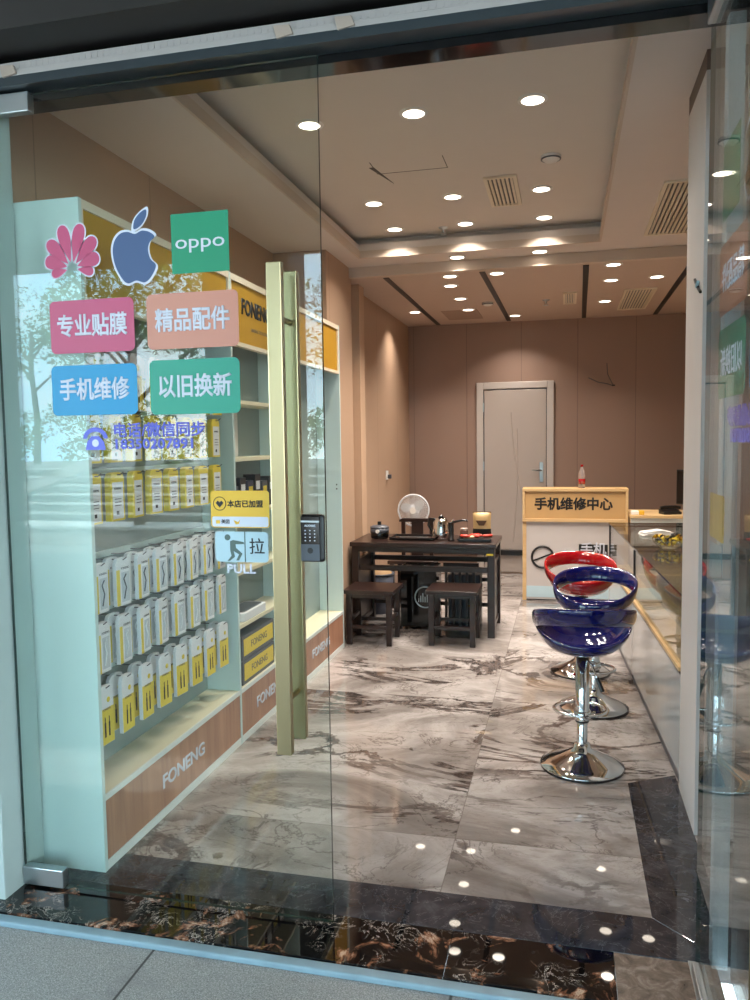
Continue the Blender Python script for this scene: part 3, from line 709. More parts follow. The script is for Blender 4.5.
for k, z in enumerate((.273, .40)):
    t = thing('power_bank_carton', 'yellow carton in a dark tray, %s' % ('standing on the bottom shelf' if k == 0 else 'stacked on another yellow carton'), 'carton', (XB+.09, 3.84, z))
    B(-.07, .07, -.22, .22, 0, .122).build('tray', M['gray'], t, bevel=.002)
    B(.07, .072, -.20, .20, .02, .105).build('yellow_face', M['packyellow'], t)
    text('carton_text', 'FONENG', .05, (.0728, 0, .062), RS, M['inkgrey'], t, sx=1.1)

# ------------------------------------------------------------------ swivel bar stools
def bar_stool(label, loc, rz, shell, seat_z, lever=0.0):
    """back of the seat points to local +y"""
    t = thing('bar_stool', label, 'bar stool', loc, rz, 'gloss swivel bar stools')
    MB().lathe([(.0, .012), (.184, .006), (.188, .010), (.186, .014), (.145, .032), (.100, .052), (.062, .072), (.040, .086), (.034, .110), (.0, .110)], n=48).build('base', M['chrome'], t)
    MB().lathe([(.180, 0), (.186, 0), (.186, .007), (.180, .007)], n=40).build('base_rim', M['black'], t)
    MB().lathe([(.024, .10), (.024, .30), (.0, .30)], n=24).build('lower_column', M['chrome'], t)
    MB().lathe([(0, .215), (.030, .215), (.031, .222), (.031, seat_z-.085), (.0, seat_z-.085)], n=28).build('upper_column', M['chrome'], t)
    MB().lathe([(0, .211), (.0315, .211), (.0315, .216), (0, .216)], n=24).build('collar', M['black'], t)
    if True:
        b = MB(); zz = .245
        R_ = .118
        b.tube([(R_*math.cos(a), -.07+R_*.85*math.sin(a), zz) for a in [2*PI*k/32 for k in range(32)]], .008, 8, closed=True)
        b.tube([(-.03, 0, zz), (-.06, -.02, zz)], .006, 6)
        b.lathe([(.032, zz-.018), (.038, zz-.016), (.038, zz+.016), (.032, zz+.018)], n=20)
        b.build('foot_rest', M['chrome'], t)
    ca, sa = math.cos(lever), math.sin(lever); P = lambda r, z: (r*ca, r*sa, seat_z+z)
    l = MB().tube([P(.02, -.10), P(.06, -.12), P(.095, -.18)], .005, 8).build('height_lever', M['chrome'], t)
    MB().tube([P(.090, -.17), P(.125, -.225)], .010, 10).build('lever_grip', M['black'], l)
    MB().box(-.04, .04, -.04, .04, seat_z-.086, seat_z-.070).build('mounting_plate', M['black'], t)
    # one-piece shell: shallow dish blending into a raised hoop
    b = MB(); n = 64
    # dish (outer and inner skins)
    prof_o = [(0, -.072), (.06, -.071), (.11, -.064), (.155, -.046), (.188, -.018), (.208, .014), (.214, .030)]
    prof_i = [(.206, .032), (.198, .014), (.178, -.012), (.146, -.036), (.10, -.056), (.05, -.064), (0, -.066)]
    def warp(x, y, z):
        r = math.hypot(x, y)
        g = max(0, y/.21); q = (r/.21)**2; return (x*.99, y*(.86-.08*g*q), z + (-.02*max(0, -y/.21) - .042*g + .022*(abs(x)/.21)**2)*q)
    prof = prof_o + prof_i; k = len(prof); vs = []; fs = []
    for i in range(n):
        a = 2*PI*i/n
        for r, z in prof: vs.append((lambda p: (p[0], p[1], p[2]+seat_z))(warp(r*math.cos(a), r*math.sin(a), z)))
    for i in range(n):
        j = (i+1) % n
        for q in range(k-1): fs.append((i*k+q, j*k+q, j*k+q+1, i*k+q+1))
    b.add(vs, fs, 0, True)
    b.build('seat_shell', shell, t)
    # hoop: closed band, low at the front and high at the back
    b = MB(); vs = []; fs = []; m = 14
    for i in range(n):
        a = 2*PI*i/n; c_, s_ = math.cos(a), math.sin(a)
        h = .5 + .5*s_                                  # 1 at the back
        R_ = .198 + .018*h; cx_, cy_ = R_*1.03*c_, R_*.95*s_ + .025*h
        zc = seat_z + .004 + .128*h**1.2 + .022*c_*c_
        hh = .034 + .008*h; tt = .010 + .004*h; lean = .35*h
        for j in range(m):
            u = 2*PI*j/m; dz = hh*math.sin(u); dr = tt*math.cos(u) + lean*dz
            vs.append((cx_ + dr*c_, cy_ + dr*s_, zc + dz))
    for i in range(n):
        for j in range(m): fs.append((i*m+j, i*m+(j+1) % m, ((i+1) % n)*m+(j+1) % m, ((i+1) % n)*m+j))
    b.add(vs, fs, 0, True)
    b.build('backrest_hoop', shell, t)
    return t
bar_stool('glossy blue bucket bar stool nearest the street, its back turned to the doors', (.077, 3.62, 0), PI+.12, M['blue'], .605, 2.2)
bar_stool('glossy blue hoop-backed bar stool between the near blue one and the red one', (.155, 4.44, 0), -.14, M['blue'], .585, .1)
bar_stool('glossy red hoop-backed bar stool, farthest in the row by the showcase', (.095, 5.12, 0), .10, M['red'], .575, 1.8)

# ------------------------------------------------------------------ glass showcases
def showcase(label, ya, yb, stickers=False):
    """front plane follows the slightly turned line of the counter; local x to the right, y inwards"""
    dirv = Vector((.354-.480, 5.90-3.471, 0)).normalized()
    p0 = Vector((.480, 3.471, 0)) + dirv*((ya-3.471)/dirv.y)
    L = (yb-ya)/dirv.y; t = thing('glass_showcase', label, 'showcase', p0, math.atan2(dirv.y, dirv.x)-PI/2, 'glass showcase counters')
    D = .56; HW = .50
    B(.0, D, .0, L-.004, .05, HW-.005).build('white_cabinet', plain('showcase_gloss_white', '#b9bbbb', .1), t)
    B(.006, D, .01, L-.014, 0, .05).build('plinth', M['gray'], t)
    B(-.008, .036, .0, L-.004, HW, HW+.018).build('wood_ledge', M['oak'], t, bevel=.002)
    B(.036, D, .0, L-.004, HW, HW+.006).build('display_floor', M['oak'], t)
    B(-.003, 0, .0, L-.004, HW-.012, HW-.001).build('black_seam', M['black'], t)
    b = MB()
    for x, y in ((.000, L-.020), (D-.016, L-.020), (D-.016, .004)): b.box(x, x+.016, y, y+.016, HW+.018, .815)
    b.box(.012, D-.004, L-.020, L-.008, .803, .815).box(D-.016, D-.004, .004, L-.02, .803, .815)
    b.build('black_frame', M['black'], t)
    B(.006, .011, .004, L-.024, HW+.019, .822).build('front_glass', M['case_glass'], t)
    B(.02, D-.02, .02, L-.03, .66, .666).build('glass_shelf', M['case_glass'], t)
    tg = B(-.004, D, -.0, L-.002, .826, .836).build('glass_top', [M['case_glass'], M['glass_edge']], t)
    for p in tg.data.polygons: p.material_index = 0 if abs(p.normal.z) > .5 else 1
    return t
showcase('glass-topped white showcase counter running from the right post behind the bar stools', 3.50, 4.99)
showcase('second glass-topped white showcase counter ending at the repair desk', 4.995, 6.37)
# things on the counter
t = thing('paper_stack', 'small stack of crumpled white papers on the glass counter top', 'papers', (.60, 5.60, .837), .2)
for k in range(4):
    MB().prism([(-.11+.01*k, -.07), (.10, -.08+.01*k), (.115-.008*k, .07), (-.10, .085-.01*k)], .004*k, .004*k+.0025, 'z').build('sheet', M['paper'], t)
MB().prism([(-.10, .02), (.02, .035), (.10, .018), (.1, .015), (-.1, .014)], -.05, .05, 'y').build('folded_sheet', M['paper'], t)
t = thing('candy_bowl', 'glass bowl heaped with yellow and black wrapped sweets on the counter', 'bowl', (.60, 4.95, .837))
MB().lathe([(0, 0), (.05, 0), (.085, .03), (.098, .052), (.094, .052), (.080, .03), (.048, .006), (0, .006)], n=28).build('glass_bowl', M['case_glass'], t)
b = MB(); rr = random.Random(3)
for i in range(120):
    a = rr.uniform(0, 2*PI); r_ = .082*math.sqrt(rr.random()); z = .02 + rr.uniform(0, .05)*(1-(r_/.09)**2*.5) + (.02 if r_ > .05 else 0)
    c_ = Vector((r_*math.cos(a), r_*math.sin(a), z)); s_ = .011
    q = Matrix.Rotation(rr.uniform(0, 6), 3, Vector((rr.random(), rr.random(), rr.random()+.1)).normalized())
    vs = [c_ + q @ Vector(v) for v in ((-s_*1.5, 0, 0), (0, -s_, 0), (s_*1.5, 0, 0), (0, s_, 0), (0, 0, s_*.8), (0, 0, -s_*.8))]
    b.add(vs, [(0,1,4), (1,2,4), (2,3,4), (3,0,4), (1,0,5), (2,1,5), (3,2,5), (0,3,5)], i % 3)
o = b.build('wrapped_sweets', [M['packyellow'], M['ink'], plain('foil_gold', '#c9971e', .2, .6)], t); o['kind'] = 'stuff'

# ------------------------------------------------------------------ repair desk
DX0, DX1, DY = -.388, .545, 7.36
t = thing('repair_desk', 'tall service desk with wooden sign header and white printed front panel', 'desk', ((DX0+DX1)/2, DY, 0)); o_ = ((DX0+DX1)/2, DY, 0)
b = MB().box(DX0, DX0+.035, DY, DY+.5, 0, .735).box(DX1-.035, DX1, DY, DY+.5, 0, .735); b.build('side_board', M['oak'], t, off=o_, bevel=.002)
B(DX0+.035, DX1-.035, DY+.008, DY+.02, .012, .735).build('front_panel', plain('desk_front_white', '#c2bbb8', .35), t, off=o_)
B(DX0+.035, DX1-.035, DY+.02, DY+.03, 0, .012).build('bottom_gap', M['black'], t, off=o_)
b = MB().box(DX0, DX1, DY-.02, DY, .735, .765).box(DX0, DX1, DY-.02, DY, 1.015, 1.04).box(DX0, DX0+.022, DY-.02, DY, .765, 1.015).box(DX1-.022, DX1, DY-.02, DY, .765, 1.015)
b.build('sign_frame', M['oak'], t, off=o_, bevel=.003)
hb = B(DX0, DX1, DY, DY+.24, .735, 1.04).build('sign_board', plain('sign_board_wood', '#c09a66', .45), t, off=o_)
B(DX0, DX1, DY+.24, DY+.5, .72, .74).build('worktop', M['oak'], t, off=o_)
text('sign_text', '手机维修中心', .118, (.066-o_[0], -.0008, .893), RF, M['ink'], t, bold=.004, sx=.98)
b = MB(); rx, rz_, RR = -.205, .405, .098
b.tube([(rx+RR*math.cos(a), DY+.004, rz_+RR*math.sin(a)) for a in [2*PI*k/40 for k in range(40)]], .0105, 6, closed=True)
for a in (math.radians(22),):
    d = Vector((math.cos(a), math.sin(a))); n_ = Vector((-d.y, d.x))*.007
    b.prism([(rx-d.x*RR-n_.x, rz_-d.y*RR-n_.y), (rx+d.x*RR-n_.x, rz_+d.y*RR-n_.y), (rx+d.x*RR+n_.x, rz_+d.y*RR+n_.y), (rx-d.x*RR+n_.x, rz_-d.y*RR+n_.y)], DY+.004, DY+.008)
b.build('ring_emblem', M['ink'], t, off=o_)
pl = B(.118, .372, DY+.0055, DY+.008, .425, .530).build('black_label', M['ink'], t, off=o_)
text('label_text', '手机', .125, (.245-o_[0], .0048, .478), RF, M['s_white'], t, bold=.0025, sx=.92)
b = MB()
for q in ((.12, .37, .34, .343), (.12, .37, .405, .408), (.12, .123, .34, .408), (.367, .37, .34, .408)): b.box(q[0], q[1], DY+.006, DY+.008, q[2], q[3])
b.build('outline_box', plain('rust_line', '#a05a4a', .6), t, off=o_)
B(DX0+.036, DX1-.036, DY+.0055, DY+.008, .03, .135).build('pale_blue_band', plain('pale_blue_band', '#bcd6e0', .4), t, off=o_)
t = thing('side_worktop', 'lower wooden workbench beside the tall desk, partly hidden by the post', 'workbench', (.548, 7.20, 0))
B(0, .95, 0, .6, .79, .815).build('worktop', M['oak'], t, bevel=.002)
B(.01, .94, .02, .04, 0, .79).build('front_panel', M['white'], t); B(.01, .03, .04, .58, 0, .79).build('side_board', M['oak'], t); B(.92, .94, .04, .58, 0, .79).build('side_board', M['oak'], t)
t = thing('tissue_pack', 'small white and yellow tissue pack at the left end of the lower workbench', 'tissue pack', (.618, 7.28, .815))
B(-.055, .01, -.035, .035, 0, .035).build('white_half', M['paper'], t, bevel=.006); B(.01, .055, -.035, .035, 0, .036).build('yellow_half', M['s_yellow'], t, bevel=.006)
t = thing('monitor', 'black computer monitor on the lower workbench behind the post', 'monitor', (1.16, 7.55, .815), -.9)
MB().lathe([(0, 0), (.10, 0), (.10, .008), (.02, .012), (.018, .10), (0, .10)], n=24).build('stand', M['black'], t)
B(-.24, .24, -.02, .01, .06, .38).build('screen_housing', M['black'], t, bevel=.005); B(-.225, .225, -.0215, -.02, .075, .365).build('screen', M['blackgloss'], t)
t = thing('desk_telephone', 'black desk gadget with curled cord beside the monitor', 'telephone', (.90, 7.36, .815), .3)
MB().prism([(-.06, 0), (.06, 0), (.06, .045), (-.06, .02)], -.08, .08, 'x').build('base', M['black'], t, bevel=.004)
MB().tube([(-.09, .0, .055), (-.05, .0, .062), (.05, 0, .062), (.09, 0, .055)], .014, 10).build('handset', M['black'], t)
t = thing('soft_drink_bottle', 'clear plastic drink bottle with red cap and red label on the sign desk', 'bottle', (.143, 7.46, 1.04))
MB().lathe([(0, 0), (.028, 0), (.032, .01), (.030, .06), (.032, .12), (.026, .15), (.012, .185), (.012, .195), (0, .195)], n=24).build('bottle_body', plain('bottle_plastic', '#d8c8c2', .1, 0, Transmission__Weight=.6), t)
MB().lathe([(.0322, .035), (.0326, .035), (.0326, .085), (.0322, .085)], n=24).build('label_band', M['red'], t)
MB().lathe([(0, .195), (.014, .195), (.014, .215), (0, .215)], n=20).build('cap', M['red'], t)

# ------------------------------------------------------------------ tea table, stools, chair, things on and around it
E1 = M['ebony']
TX0, TX1, TY0, TY1, TZ = -1.635, -.505, 5.86, 6.44, .715
t = thing('tea_table', 'long dark wooden tea table with slatted ends and thick square legs', 'table', ((TX0+TX1)/2, (TY0+TY1)/2, 0)); o_ = ((TX0+TX1)/2, (TY0+TY1)/2, 0)
B(TX0, TX1, TY0, TY1, TZ-.035, TZ).build('table_top', E1, t, off=o_, bevel=.004)
b = MB().box(TX0+.02, TX1-.02, TY0+.015, TY0+.035, TZ-.075, TZ-.036).box(TX0+.02, TX1-.02, TY1-.035, TY1-.015, TZ-.075, TZ-.036); b.build('apron', E1, t, off=o_)
LG = .055
for x in (TX0+.01, TX1-.01-LG):
    for y in (TY0+.012, TY1-.012-LG): B(x, x+LG, y, y+LG, 0, TZ-.036).build('leg', E1, t, off=o_, bevel=.003)
for x in (TX0+.022, TX1-.052):
    b = MB().box(x, x+.03, TY0+.07, TY1-.07, .05, .085).box(x, x+.03, TY0+.07, TY1-.07, .54, .57)
    b.box(x+.008, x+.022, TY0+.07, TY1-.07, .086, .54)
    b.build('end_panel', E1, t, off=o_)
for q in ((TX0+.065, TX1-.065, TY1-.05, TY1-.03, .50, .54), (TX0+.065, TX1-.065, TY0+.05, TY0+.08, .49, .53), (TX0+.065, TX1-.065, TY1-.05, TY1-.03, .13, .16), (-.95, TX1-.065, TY1-.055, TY1-.025, .34, .37)):
    B(*q).build('stretcher', E1, t, off=o_)
bp = B(-1.275, -.985, 6.05, 6.30, .02, .50).build('cupboard_box', M['blackgloss'], t, off=o_, bevel=.004); bp['label'] = 'black cupboard box with a silver ring emblem'
b = MB(); cx, cz = -1.075, .262
b.tube([(cx+.082*math.cos(a), 6.048, cz+.082*math.sin(a)) for a in [math.radians(x) for x in range(40, 321, 10)]], .006, 6)
for i, hh in enumerate((.03, .05, .07, .045, .065, .035, .055)): b.box(cx-.055+i*.017, cx-.050+i*.017, 6.046, 6.049, cz-.04, cz-.04+hh)
b.build('ring_emblem', M['steel'], bp, off=(0, 0, 0)).location = (-o_[0]-0, -o_[1], 0)
# slatted panel behind the right stool
b = MB()
for i in range(5): b.box(-.93+i*.055, -.91+i*.055, 6.12, 6.14, .03, .50)
b.box(-.94, -.66, 6.115, 6.145, .50, .53).box(-.94, -.66, 6.115, 6.145, .0, .03)
b.build('slat_panel', E1, t, off=o_)
B(TX1-.07, TX1-.02, TY0-.001, TY0, TZ-.085, TZ-.070).build('paper_tag', M['packyellow'], t, off=o_)
t = thing('floor_box', 'dark grey appliance standing on the floor beneath the tea table', 'appliance', (-.80, 6.30, 0))
B(-.12, .14, -.08, .08, 0, .42).build('casing', plain('slate_plastic', '#3b434b', .4), t, bevel=.01)
MB().tube([(.10, -.082, .10), (.05, -.084, .17), (.11, -.083, .22), (.13, -.084, .32)], .004, 6).build('pale_cable', M['packyellow'], t)
t = thing('waste_bin', 'grey-blue plastic bin on the floor under the left half of the table', 'bin', (-1.585, 6.62, 0))
MB().lathe([(0, 0), (.10, 0), (.13, .34), (.125, .34), (.096, .01), (0, .01)], n=28).build('bin_body', plain('slate_bin', '#4a5060', .5), t)
MB().lathe([(.131, .335), (.136, .335), (.136, .35), (.128, .35)], n=28).build('rim', M['gray'], t)
MB().lathe([(0, .40), (.05, .385), (.10, .36), (.125, .345)], n=18).build('bin_bag', plain('tan_bag', '#a08058', .6), t)

def low_stool(label, cx, cy, w_, d_, h, rz=0):
    t = thing('low_stool', label, 'stool', (cx, cy, 0), rz, 'dark wooden tea stools')
    B(-w_/2, w_/2, -d_/2, d_/2, h-.028, h).build('seat', E1, t, bevel=.004)
    for x in (-1, 1):
        for y in (-1, 1):
            B(x*(w_/2-.04)-.02, x*(w_/2-.04)+.02, y*(d_/2-.04)-.02, y*(d_/2-.04)+.02, 0, h-.0285).build('leg', E1, t, bevel=.003)
    for y in (-1, 1):
        B(-w_/2+.06, w_/2-.06, y*(d_/2-.04)-.01, y*(d_/2-.04)+.01, .12, .145).build('stretcher', E1, t); B(-w_/2+.06, w_/2-.06, y*(d_/2-.04)-.01, y*(d_/2-.04)+.01, h-.06, h-.029).build('seat_rail', E1, t)
    for x in (-1, 1): B(x*(w_/2-.04)-.01, x*(w_/2-.04)+.01, -d_/2+.06, d_/2-.06, .17, .195).build('stretcher', E1, t)
    return t
low_stool('dark wooden square stool at the left end of the tea table, beside the cabinet', -1.40, 5.66, .38, .36, .41)
low_stool('dark wooden square stool in front of the right half of the tea table', -.80, 5.74, .38, .36, .41)
t = thing('tea_chair', 'dark wooden chair behind the tea table in front of the white fan', 'chair', (-1.335, 6.97, 0))
B(-.21, .21, -.19, .19, .40, .43).build('seat', E1, t, bevel=.004)
for x in (-1, 1):
    B(x*.17-.02, x*.17+.02, .15, .19, 0, .40).build('leg', E1, t); B(x*.17-.02, x*.17+.02, -.19, -.15, 0, .40).build('leg', E1, t)
for x in (-.15, .115): B(x, x+.035, .152, .185, .431, .745).build('back_post', E1, t)
B(-.055, .055, .158, .172, .431, .745).build('back_splat', E1, t)
MB().prism([(-.17, .745), (.17, .745), (.17, .765), (.14, .778), (-.14, .778), (-.17, .765)], .145, .19, 'y').build('top_rail', E1, t, bevel=.004)
# fan
t = thing('pedestal_fan', 'white round pedestal fan standing behind the dark chair', 'fan', (-1.43, 7.46, 0))
MB().lathe([(0, 0), (.19, 0), (.20, .01), (.17, .03), (.03, .05), (0, .05)], n=36).build('base', M['packwhite'], t)
MB().lathe([(.016, .05), (.016, .70), (.010, .70), (.010, .84), (0, .84)], n=16).build('pole', M['packwhite'], t)
FZ = .825
b = MB()
def ringY(b, r, y, th, k=48): b.tube([(r*math.cos(a), y, FZ+r*math.sin(a)) for a in [2*PI*i/k for i in range(k)]], th, 6, closed=True)
ringY(b, .150, -.02, .0085)
for r in (.03, .048, .066, .084, .102, .120, .136): ringY(b, r, -.055+.25*r*r*4, .0013, 36)
for i in range(60):
    a = 2*PI*i/60; b.tube([(.028*math.cos(a), -.056, FZ+.028*math.sin(a)), (.09*math.cos(a+.12), -.050, FZ+.09*math.sin(a+.12)), (.148*math.cos(a+.2), -.02, FZ+.148*math.sin(a+.2))], .0014, 4)
b.build('front_grille', M['packwhite'], t)
b = MB(); ringY(b, .149, .0, .004)
for i in range(36):
    a = 2*PI*i/36; b.tube([(.03*math.cos(a), .05, FZ+.03*math.sin(a)), (.10*math.cos(a), .045, FZ+.10*math.sin(a)), (.149*math.cos(a), .0, FZ+.149*math.sin(a))], .0014, 4)
b.build('rear_grille', M['packwhite'], t)
MB().prism([(.031*math.cos(k*PI/12), FZ+.031*math.sin(k*PI/12)) for k in range(24)], -.062, -.054).build('hub_badge', M['paper'], t)
for i in range(3):
    a0 = 2*PI*i/3; pts = [(.02*math.cos(a0), FZ+.02*math.sin(a0))] + [( (.06+.07*math.sin(u*PI))*math.cos(a0+u*1.5), FZ+(.06+.07*math.sin(u*PI))*math.sin(a0+u*1.5)) for u in [k/8 for k in range(9)]]
    MB().prism(pts, -.02, -.016).build('blade', plain('fan_blade_grey', '#b9b6b2', .4), t)
MB().lathe([(0, 0), (.055, 0), (.05, .09), (0, .11)], n=20).build('motor_housing', M['packwhite'], t).matrix_local = Matrix.Translation((0, .02, FZ)) @ Matrix.Rotation(-PI/2, 4, 'X')

# on the table
t = thing('cooking_pot', 'small black cooking pot with glass lid and square knob on the tea table', 'pot', (-1.45, 6.10, .72))
MB().lathe([(0, 0), (.066, 0), (.072, .01), (.074, .085), (.070, .085), (.068, .012), (0, .01)], n=32).build('pot_body', M['blackgloss'], t)
MB().lathe([(.0745, .045), (.0750, .045), (.0752, .082), (.0746, .082)], n=32).build('silver_band', M['gray'], t)
l = MB().lathe([(.077, .087), (.077, .092), (.05, .104), (.0, .108)], n=32).build('lid', M['gray'], t)
B(-.014, .014, -.014, .014, .108, .135).build('knob', M['black'], l, bevel=.003)
MB().prism([(.016*math.cos(k*PI/10), .062+.016*math.sin(k*PI/10)) for k in range(20)], -.079, -.072).build('dial', M['paper'], t)
t = thing('tea_tray', 'flat dark tea tray lying on the tea table beside the pot', 'tray', (-1.18, 6.10, .72))
B(-.17, .19, -.10, .13, 0, .012).build('tray_base', M['blackgloss'], t, bevel=.002)
b = MB().box(-.17, .19, -.10, -.09, .012, .022).box(-.17, .19, .12, .13, .012, .022).box(-.17, -.16, -.09, .12, .012, .022).box(.18, .19, -.09, .12, .012, .022); b.build('tray_rim', E1, t)
t = thing('kettle', 'shiny steel electric kettle with black handle on the tea table', 'kettle', (-.955, 6.12, .72))
MB().lathe([(0, 0), (.050, 0), (.054, .012), (.056, .05), (.046, .115), (.036, .135), (0, .140)], n=32).build('kettle_body', M['chrome'], t)
MB().lathe([(.0, .139), (.020, .139), (.012, .150), (.008, .158), (0, .160)], n=16).build('lid_knob', M['black'], t)
MB().tube([(-.035, 0, .13), (-.075, 0, .135), (-.082, 0, .09), (-.056, 0, .04)], .008, 8).build('handle', M['black'], t)
MB().tube([(.045, 0, .08), (.07, 0, .11), (.08, 0, .13)], lambda u: .012-.006*u, 8).build('spout', M['chrome'], t)
bpy.data.objects['kettle'].scale = (1.25, 1.25, 1.2)
t = thing('water_dispenser_tap', 'black upright tap with long curved spout standing beside the kettle', 'tap', (-.862, 6.02, .72))
MB().lathe([(0, 0), (.028, 0), (.028, .008), (.021, .012), (.021, .135), (.023, .14), (0, .142)], n=24).build('column', M['black'], t)
MB().tube([(0, 0, .136), (.03, -.005, .147), (.08, -.01, .158), (.12, -.01, .160), (.13, -.01, .150)], lambda u: .010-.003*u, 10, r2=None).build('spout', M['black'], t)
t = thing('black_cable_clump', 'small clump of black cable lying on the tea table', 'cable', (-.75, 6.02, .72))
b = MB(); rr = random.Random(5)
b.tube([(.045*math.cos(i*.9)+rr.uniform(-.01, .01), .022*math.sin(i*.9)+rr.uniform(-.006, .006), .008+.0012*i+rr.uniform(0, .006)) for i in range(26)], .006, 6)
b.build('coil', M['black'], t)
t = thing('snack_bag', 'upright brown and gold snack bag with black base on the tea table', 'snack bag', (-.655, 6.32, .72), -.05)
def pillow(w_, h, d, mat, nm, z0=0, u0=0., u1=1., par=None, off=0):
    b = MB(); n, m = 12, 12; vs = []; fs = []
    for sgn in (-1, 1):
        o = len(vs)
        for i in range(n+1):
            for j in range(m+1):
                u = -1+2*i/n; v = u0+(u1-u0)*j/m; vv = 2*v-1
                vs.append((u*w_/2*(1-.06*math.sin(v*PI)), sgn*(d/2*(1-u*u)**.6*(1-vv**4)**.8+.001+off), z0+v*h))
        for i in range(n):
            for j in range(m): q = o+i*(m+1)+j; fs.append((q, q+m+1, q+m+2, q+1))
    b.add(vs, fs, 0, True); return b.build(nm, mat, par)
pillow(.150, .195, .06, plain('snack_gold', '#b79a6b', .35), 'bag_body', par=t)
pillow(.152, .195, .06, M['ink'], 'black_base', par=t, u1=.32, off=.0015)
MB().prism([(-.045, .13), (.045, .13), (.020, .09), (-.020, .09)], -.0335, -.0325).build('dark_print', plain('snack_brown', '#4a3320', .5), t)
B(-.074, .074, -.003, .003, .186, .20).build('top_seal', plain('snack_seal', '#7a5a3a', .4), t)
t = thing('food_tray', 'shallow black tray of red wrapped snacks at the right end of the tea table', 'food tray', (-.68, 6.02, .72), .05)
b = MB().prism([(-.12, .0), (.12, .0), (.135, .022), (-.135, .022)], -.06, .06); b.build('tray', M['black'], t, bevel=.003)
rr = random.Random(11); red2 = plain('snack_red', '#c23a2a', .35); cream2 = plain('snack_cream', '#e6c9a0', .4)
for i in range(9):
    b = MB(); c_ = (rr.uniform(-.10, .10), rr.uniform(-.04, .04), .030+.006*(i % 3)); a = rr.uniform(-.6, .6)
    d = Vector((math.cos(a), math.sin(a), rr.uniform(-.1, .1)))*.038
    b.tube([Vector(c_)-d, Vector(c_)-d*.8, Vector(c_), Vector(c_)+d*.8, Vector(c_)+d], lambda u: .013*math.sin(PI*min(max(u, .06), .94))**.5, 8)
    b.build('wrapped_snack', red2 if i % 3 else cream2, t)
t = thing('glass_jar', 'small lidded jar standing behind the food tray on the tea table', 'jar', (-.785, 6.20, .72))
MB().lathe([(0, 0), (.028, 0), (.032, .01), (.032, .055), (.026, .065), (0, .065)], n=20).build('jar_body', plain('jar_dark_glass', '#5a4038', .1), t)
MB().lathe([(0, .065), (.028, .065), (.028, .078), (0, .078)], n=20).build('lid', plain('jar_lid', '#b8a49a', .3), t)

# ------------------------------------------------------------------ stub cable on the post
t = thing('post_wire', 'torn black and blue wire end poking from the edge of the right post', 'wire', (.474, 3.14, 2.05))
MB().tube([(-.002, .09, .04), (-.004, .05, .02), (-.004, .02, .015), (-.003, .0, -.01), (-.005, -.03, -.02), (-.003, -.05, -.03)], .006, 6).build('black_wire', M['black'], t)
MB().tube([(-.004, .03, .01), (-.008, .01, .0), (-.006, -.01, .015)], .006, 6).build('blue_wire', plain('pale_blue_wire', '#9cc0cc', .4), t)

# ------------------------------------------------------------------ the street behind the camera (seen in the door's reflections)
b = MB()
for i in range(7): b.box(-11, 1.5, -7.6-.32*(i+1), -7.6-.32*i, -.02, .15*(i+1)-.02)
struct(b.build('trim_15', plain('grey_stair_stone', '#77726e', .7)))
b = MB()
for i in range(7): b.box(-11, 1.5, -7.6-.32*i-.05, -7.595-.32*i, .15*(i+1)-.05, .15*(i+1)-.012)
struct(b.build('trim_16', plain('white_nosing', '#eef0f0', .6)))
struct(B(-16, 12, -16, -9.84, -.02, 1.03).build('ground_terrace', M['granite']))
w1 = MB().box(-11, 1.2, -6.6, -5.9, -.02, .24); struct(w1.build('wall_planter', M['rock']))
struct(B(-11.02, 1.22, -6.62, -5.88, .24, .28).build('wall_planter_cap', plain('pale_cap_stone', '#dfe4e4', .6)))
for i, (x0, x1) in enumerate(((-10.5, -7.8), (-4.6, -1.8))):
    o = MB().prism([(x0, .30), (x0+.5, .30), (x1+.5, 1.25), (x1, 1.25)], -7.4, -7.1).build('stair_parapet', M['rock'])
    tag(o, 'sloping pale stone parapet beside the outdoor steps, %s one' % ('far left' if i == 0 else 'right'), 'parapet', 'stair parapets')
def leafblob(name, label, cat, centres, n, parent=None, seed=1, size=.09):
    rr = random.Random(seed); b = MB()
    for i in range(n):
        c_, r_ = centres[i % len(centres)]
        v = Vector((rr.gauss(0, 1), rr.gauss(0, 1), rr.gauss(0, 1))).normalized()*r_*(.55+.5*rr.random())
        p = Vector(c_) + Vector((v.x, v.y, v.z*.75)); s_ = size*rr.uniform(.6, 1.3)
        q = Matrix.Rotation(rr.uniform(0, 6), 3, Vector((rr.gauss(0, 1), rr.gauss(0, 1), rr.gauss(0, 1))).normalized())
        b.add([p+q @ Vector((-s_, 0, 0)), p+q @ Vector((0, -s_*.4, 0)), p+q @ Vector((s_, 0, 0)), p+q @ Vector((0, s_*.4, 0))], [(0, 1, 2, 3)])
    o = b.build(name, M['leaf'], parent)
    if label: tag(o, label, cat, None, 'stuff')
    return o
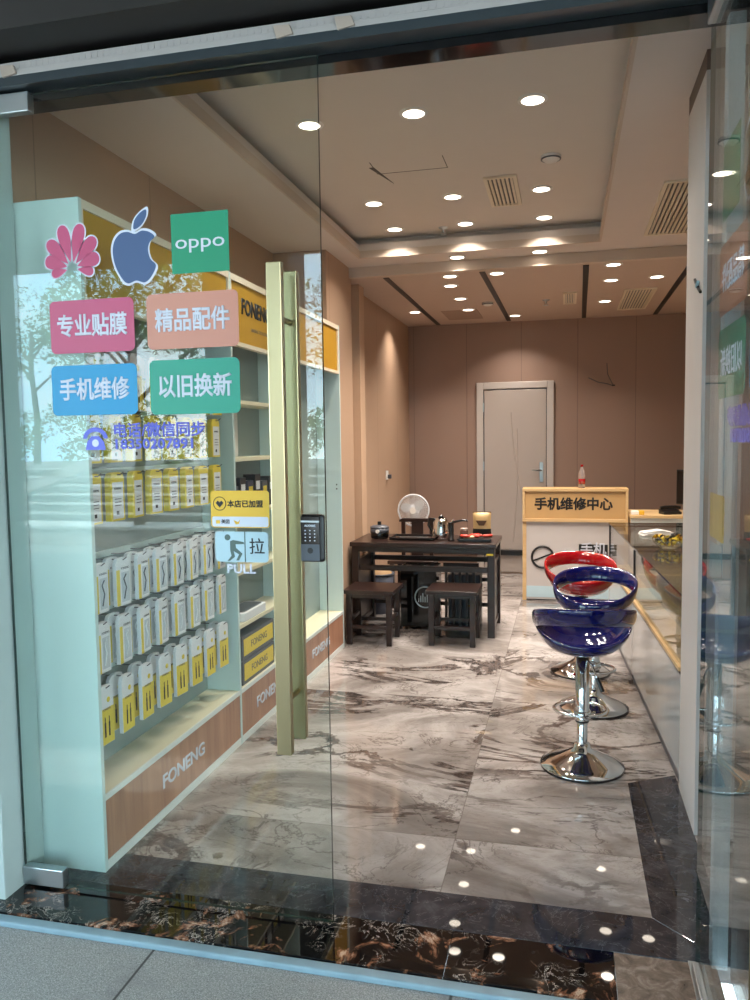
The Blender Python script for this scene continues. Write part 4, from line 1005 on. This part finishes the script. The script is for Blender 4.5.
def tree(label, x, y, h, seed, s=1):
    t = thing('street_tree', label, 'tree', (x, y, 1.03 if y < -9.8 else -.02), 0, 'street trees'); rr = random.Random(seed)
    b = MB(); b.tube([(0, 0, 0), (.08, .03, h*.35), (-.05, .0, h*.7), (0, 0, h)], lambda u: .09-.05*u, 10)
    tips = []
    for i in range(8):
        a = 2*PI*i/8+rr.random(); z0 = h*(.55+.05*i); r_ = s*rr.uniform(1.1, 2.0)
        p2 = (r_*math.cos(a), r_*math.sin(a), z0+rr.uniform(.5, 1.1)); b.tube([(0, 0, z0), (p2[0]*.5, p2[1]*.5, z0+.5), p2], lambda u: .035-.025*u, 6); tips.append((p2, s*rr.uniform(.5, .85)))
    b.build('trunk', M['bark'], t)
    leafblob('foliage', None, None, tips+[((0, 0, h+.4), s*.9)], 3200, t, seed, .06)
tree('street tree beyond the steps on the far left, seen reflected in the glass', -12.5, -12.2, 3.2, 3, 1.1)
tree('street tree beyond the steps in the middle, seen reflected in the glass', -7.2, -12.6, 3.3, 8, 1.0)
tree('street tree near the pale facade, seen reflected in the glass', -2.6, -12.4, 3.2, 12, .8)
leafblob('hedge', 'clipped green hedge on the terrace above the outdoor steps', 'hedge', [((-12+i*.55, -10.4+.3*(i%3), 1.35+.25*(i%4)), .50) for i in range(26)], 9000, None, 5, .06)
struct(B(-3.87, -2.88, -4.15, -3.6, -.02, 3.62).build('wall_arcade_pillar', M['pillar']))
struct(B(3.6, 4.6, -4.15, -3.6, -.02, 3.62).build('wall_arcade_pillar_right', M['pillar']))
tree('slender tree in the stone planter before the steps, seen reflected in the glass', -6.3, -6.25, 3.3, 21, .75)  # tree added so its crown blocks the upper part of the reflected sky
bpy.data.objects['street_tree.003'].location.z = .28
t = thing('office_building', 'pale panelled building with bluish windows across the street', 'building', (0, -15, 1.03))
B(-5.2, 6, -3, 0, 0, 9).build('facade', M['facade'], t)
for i in range(5):
    for j in range(3):
        w_ = B(-4.9+i*2.1, -3.2+i*2.1, 0, .04, .5+j*2.9, 2.7+j*2.9).build('window', M['facglass'], t)
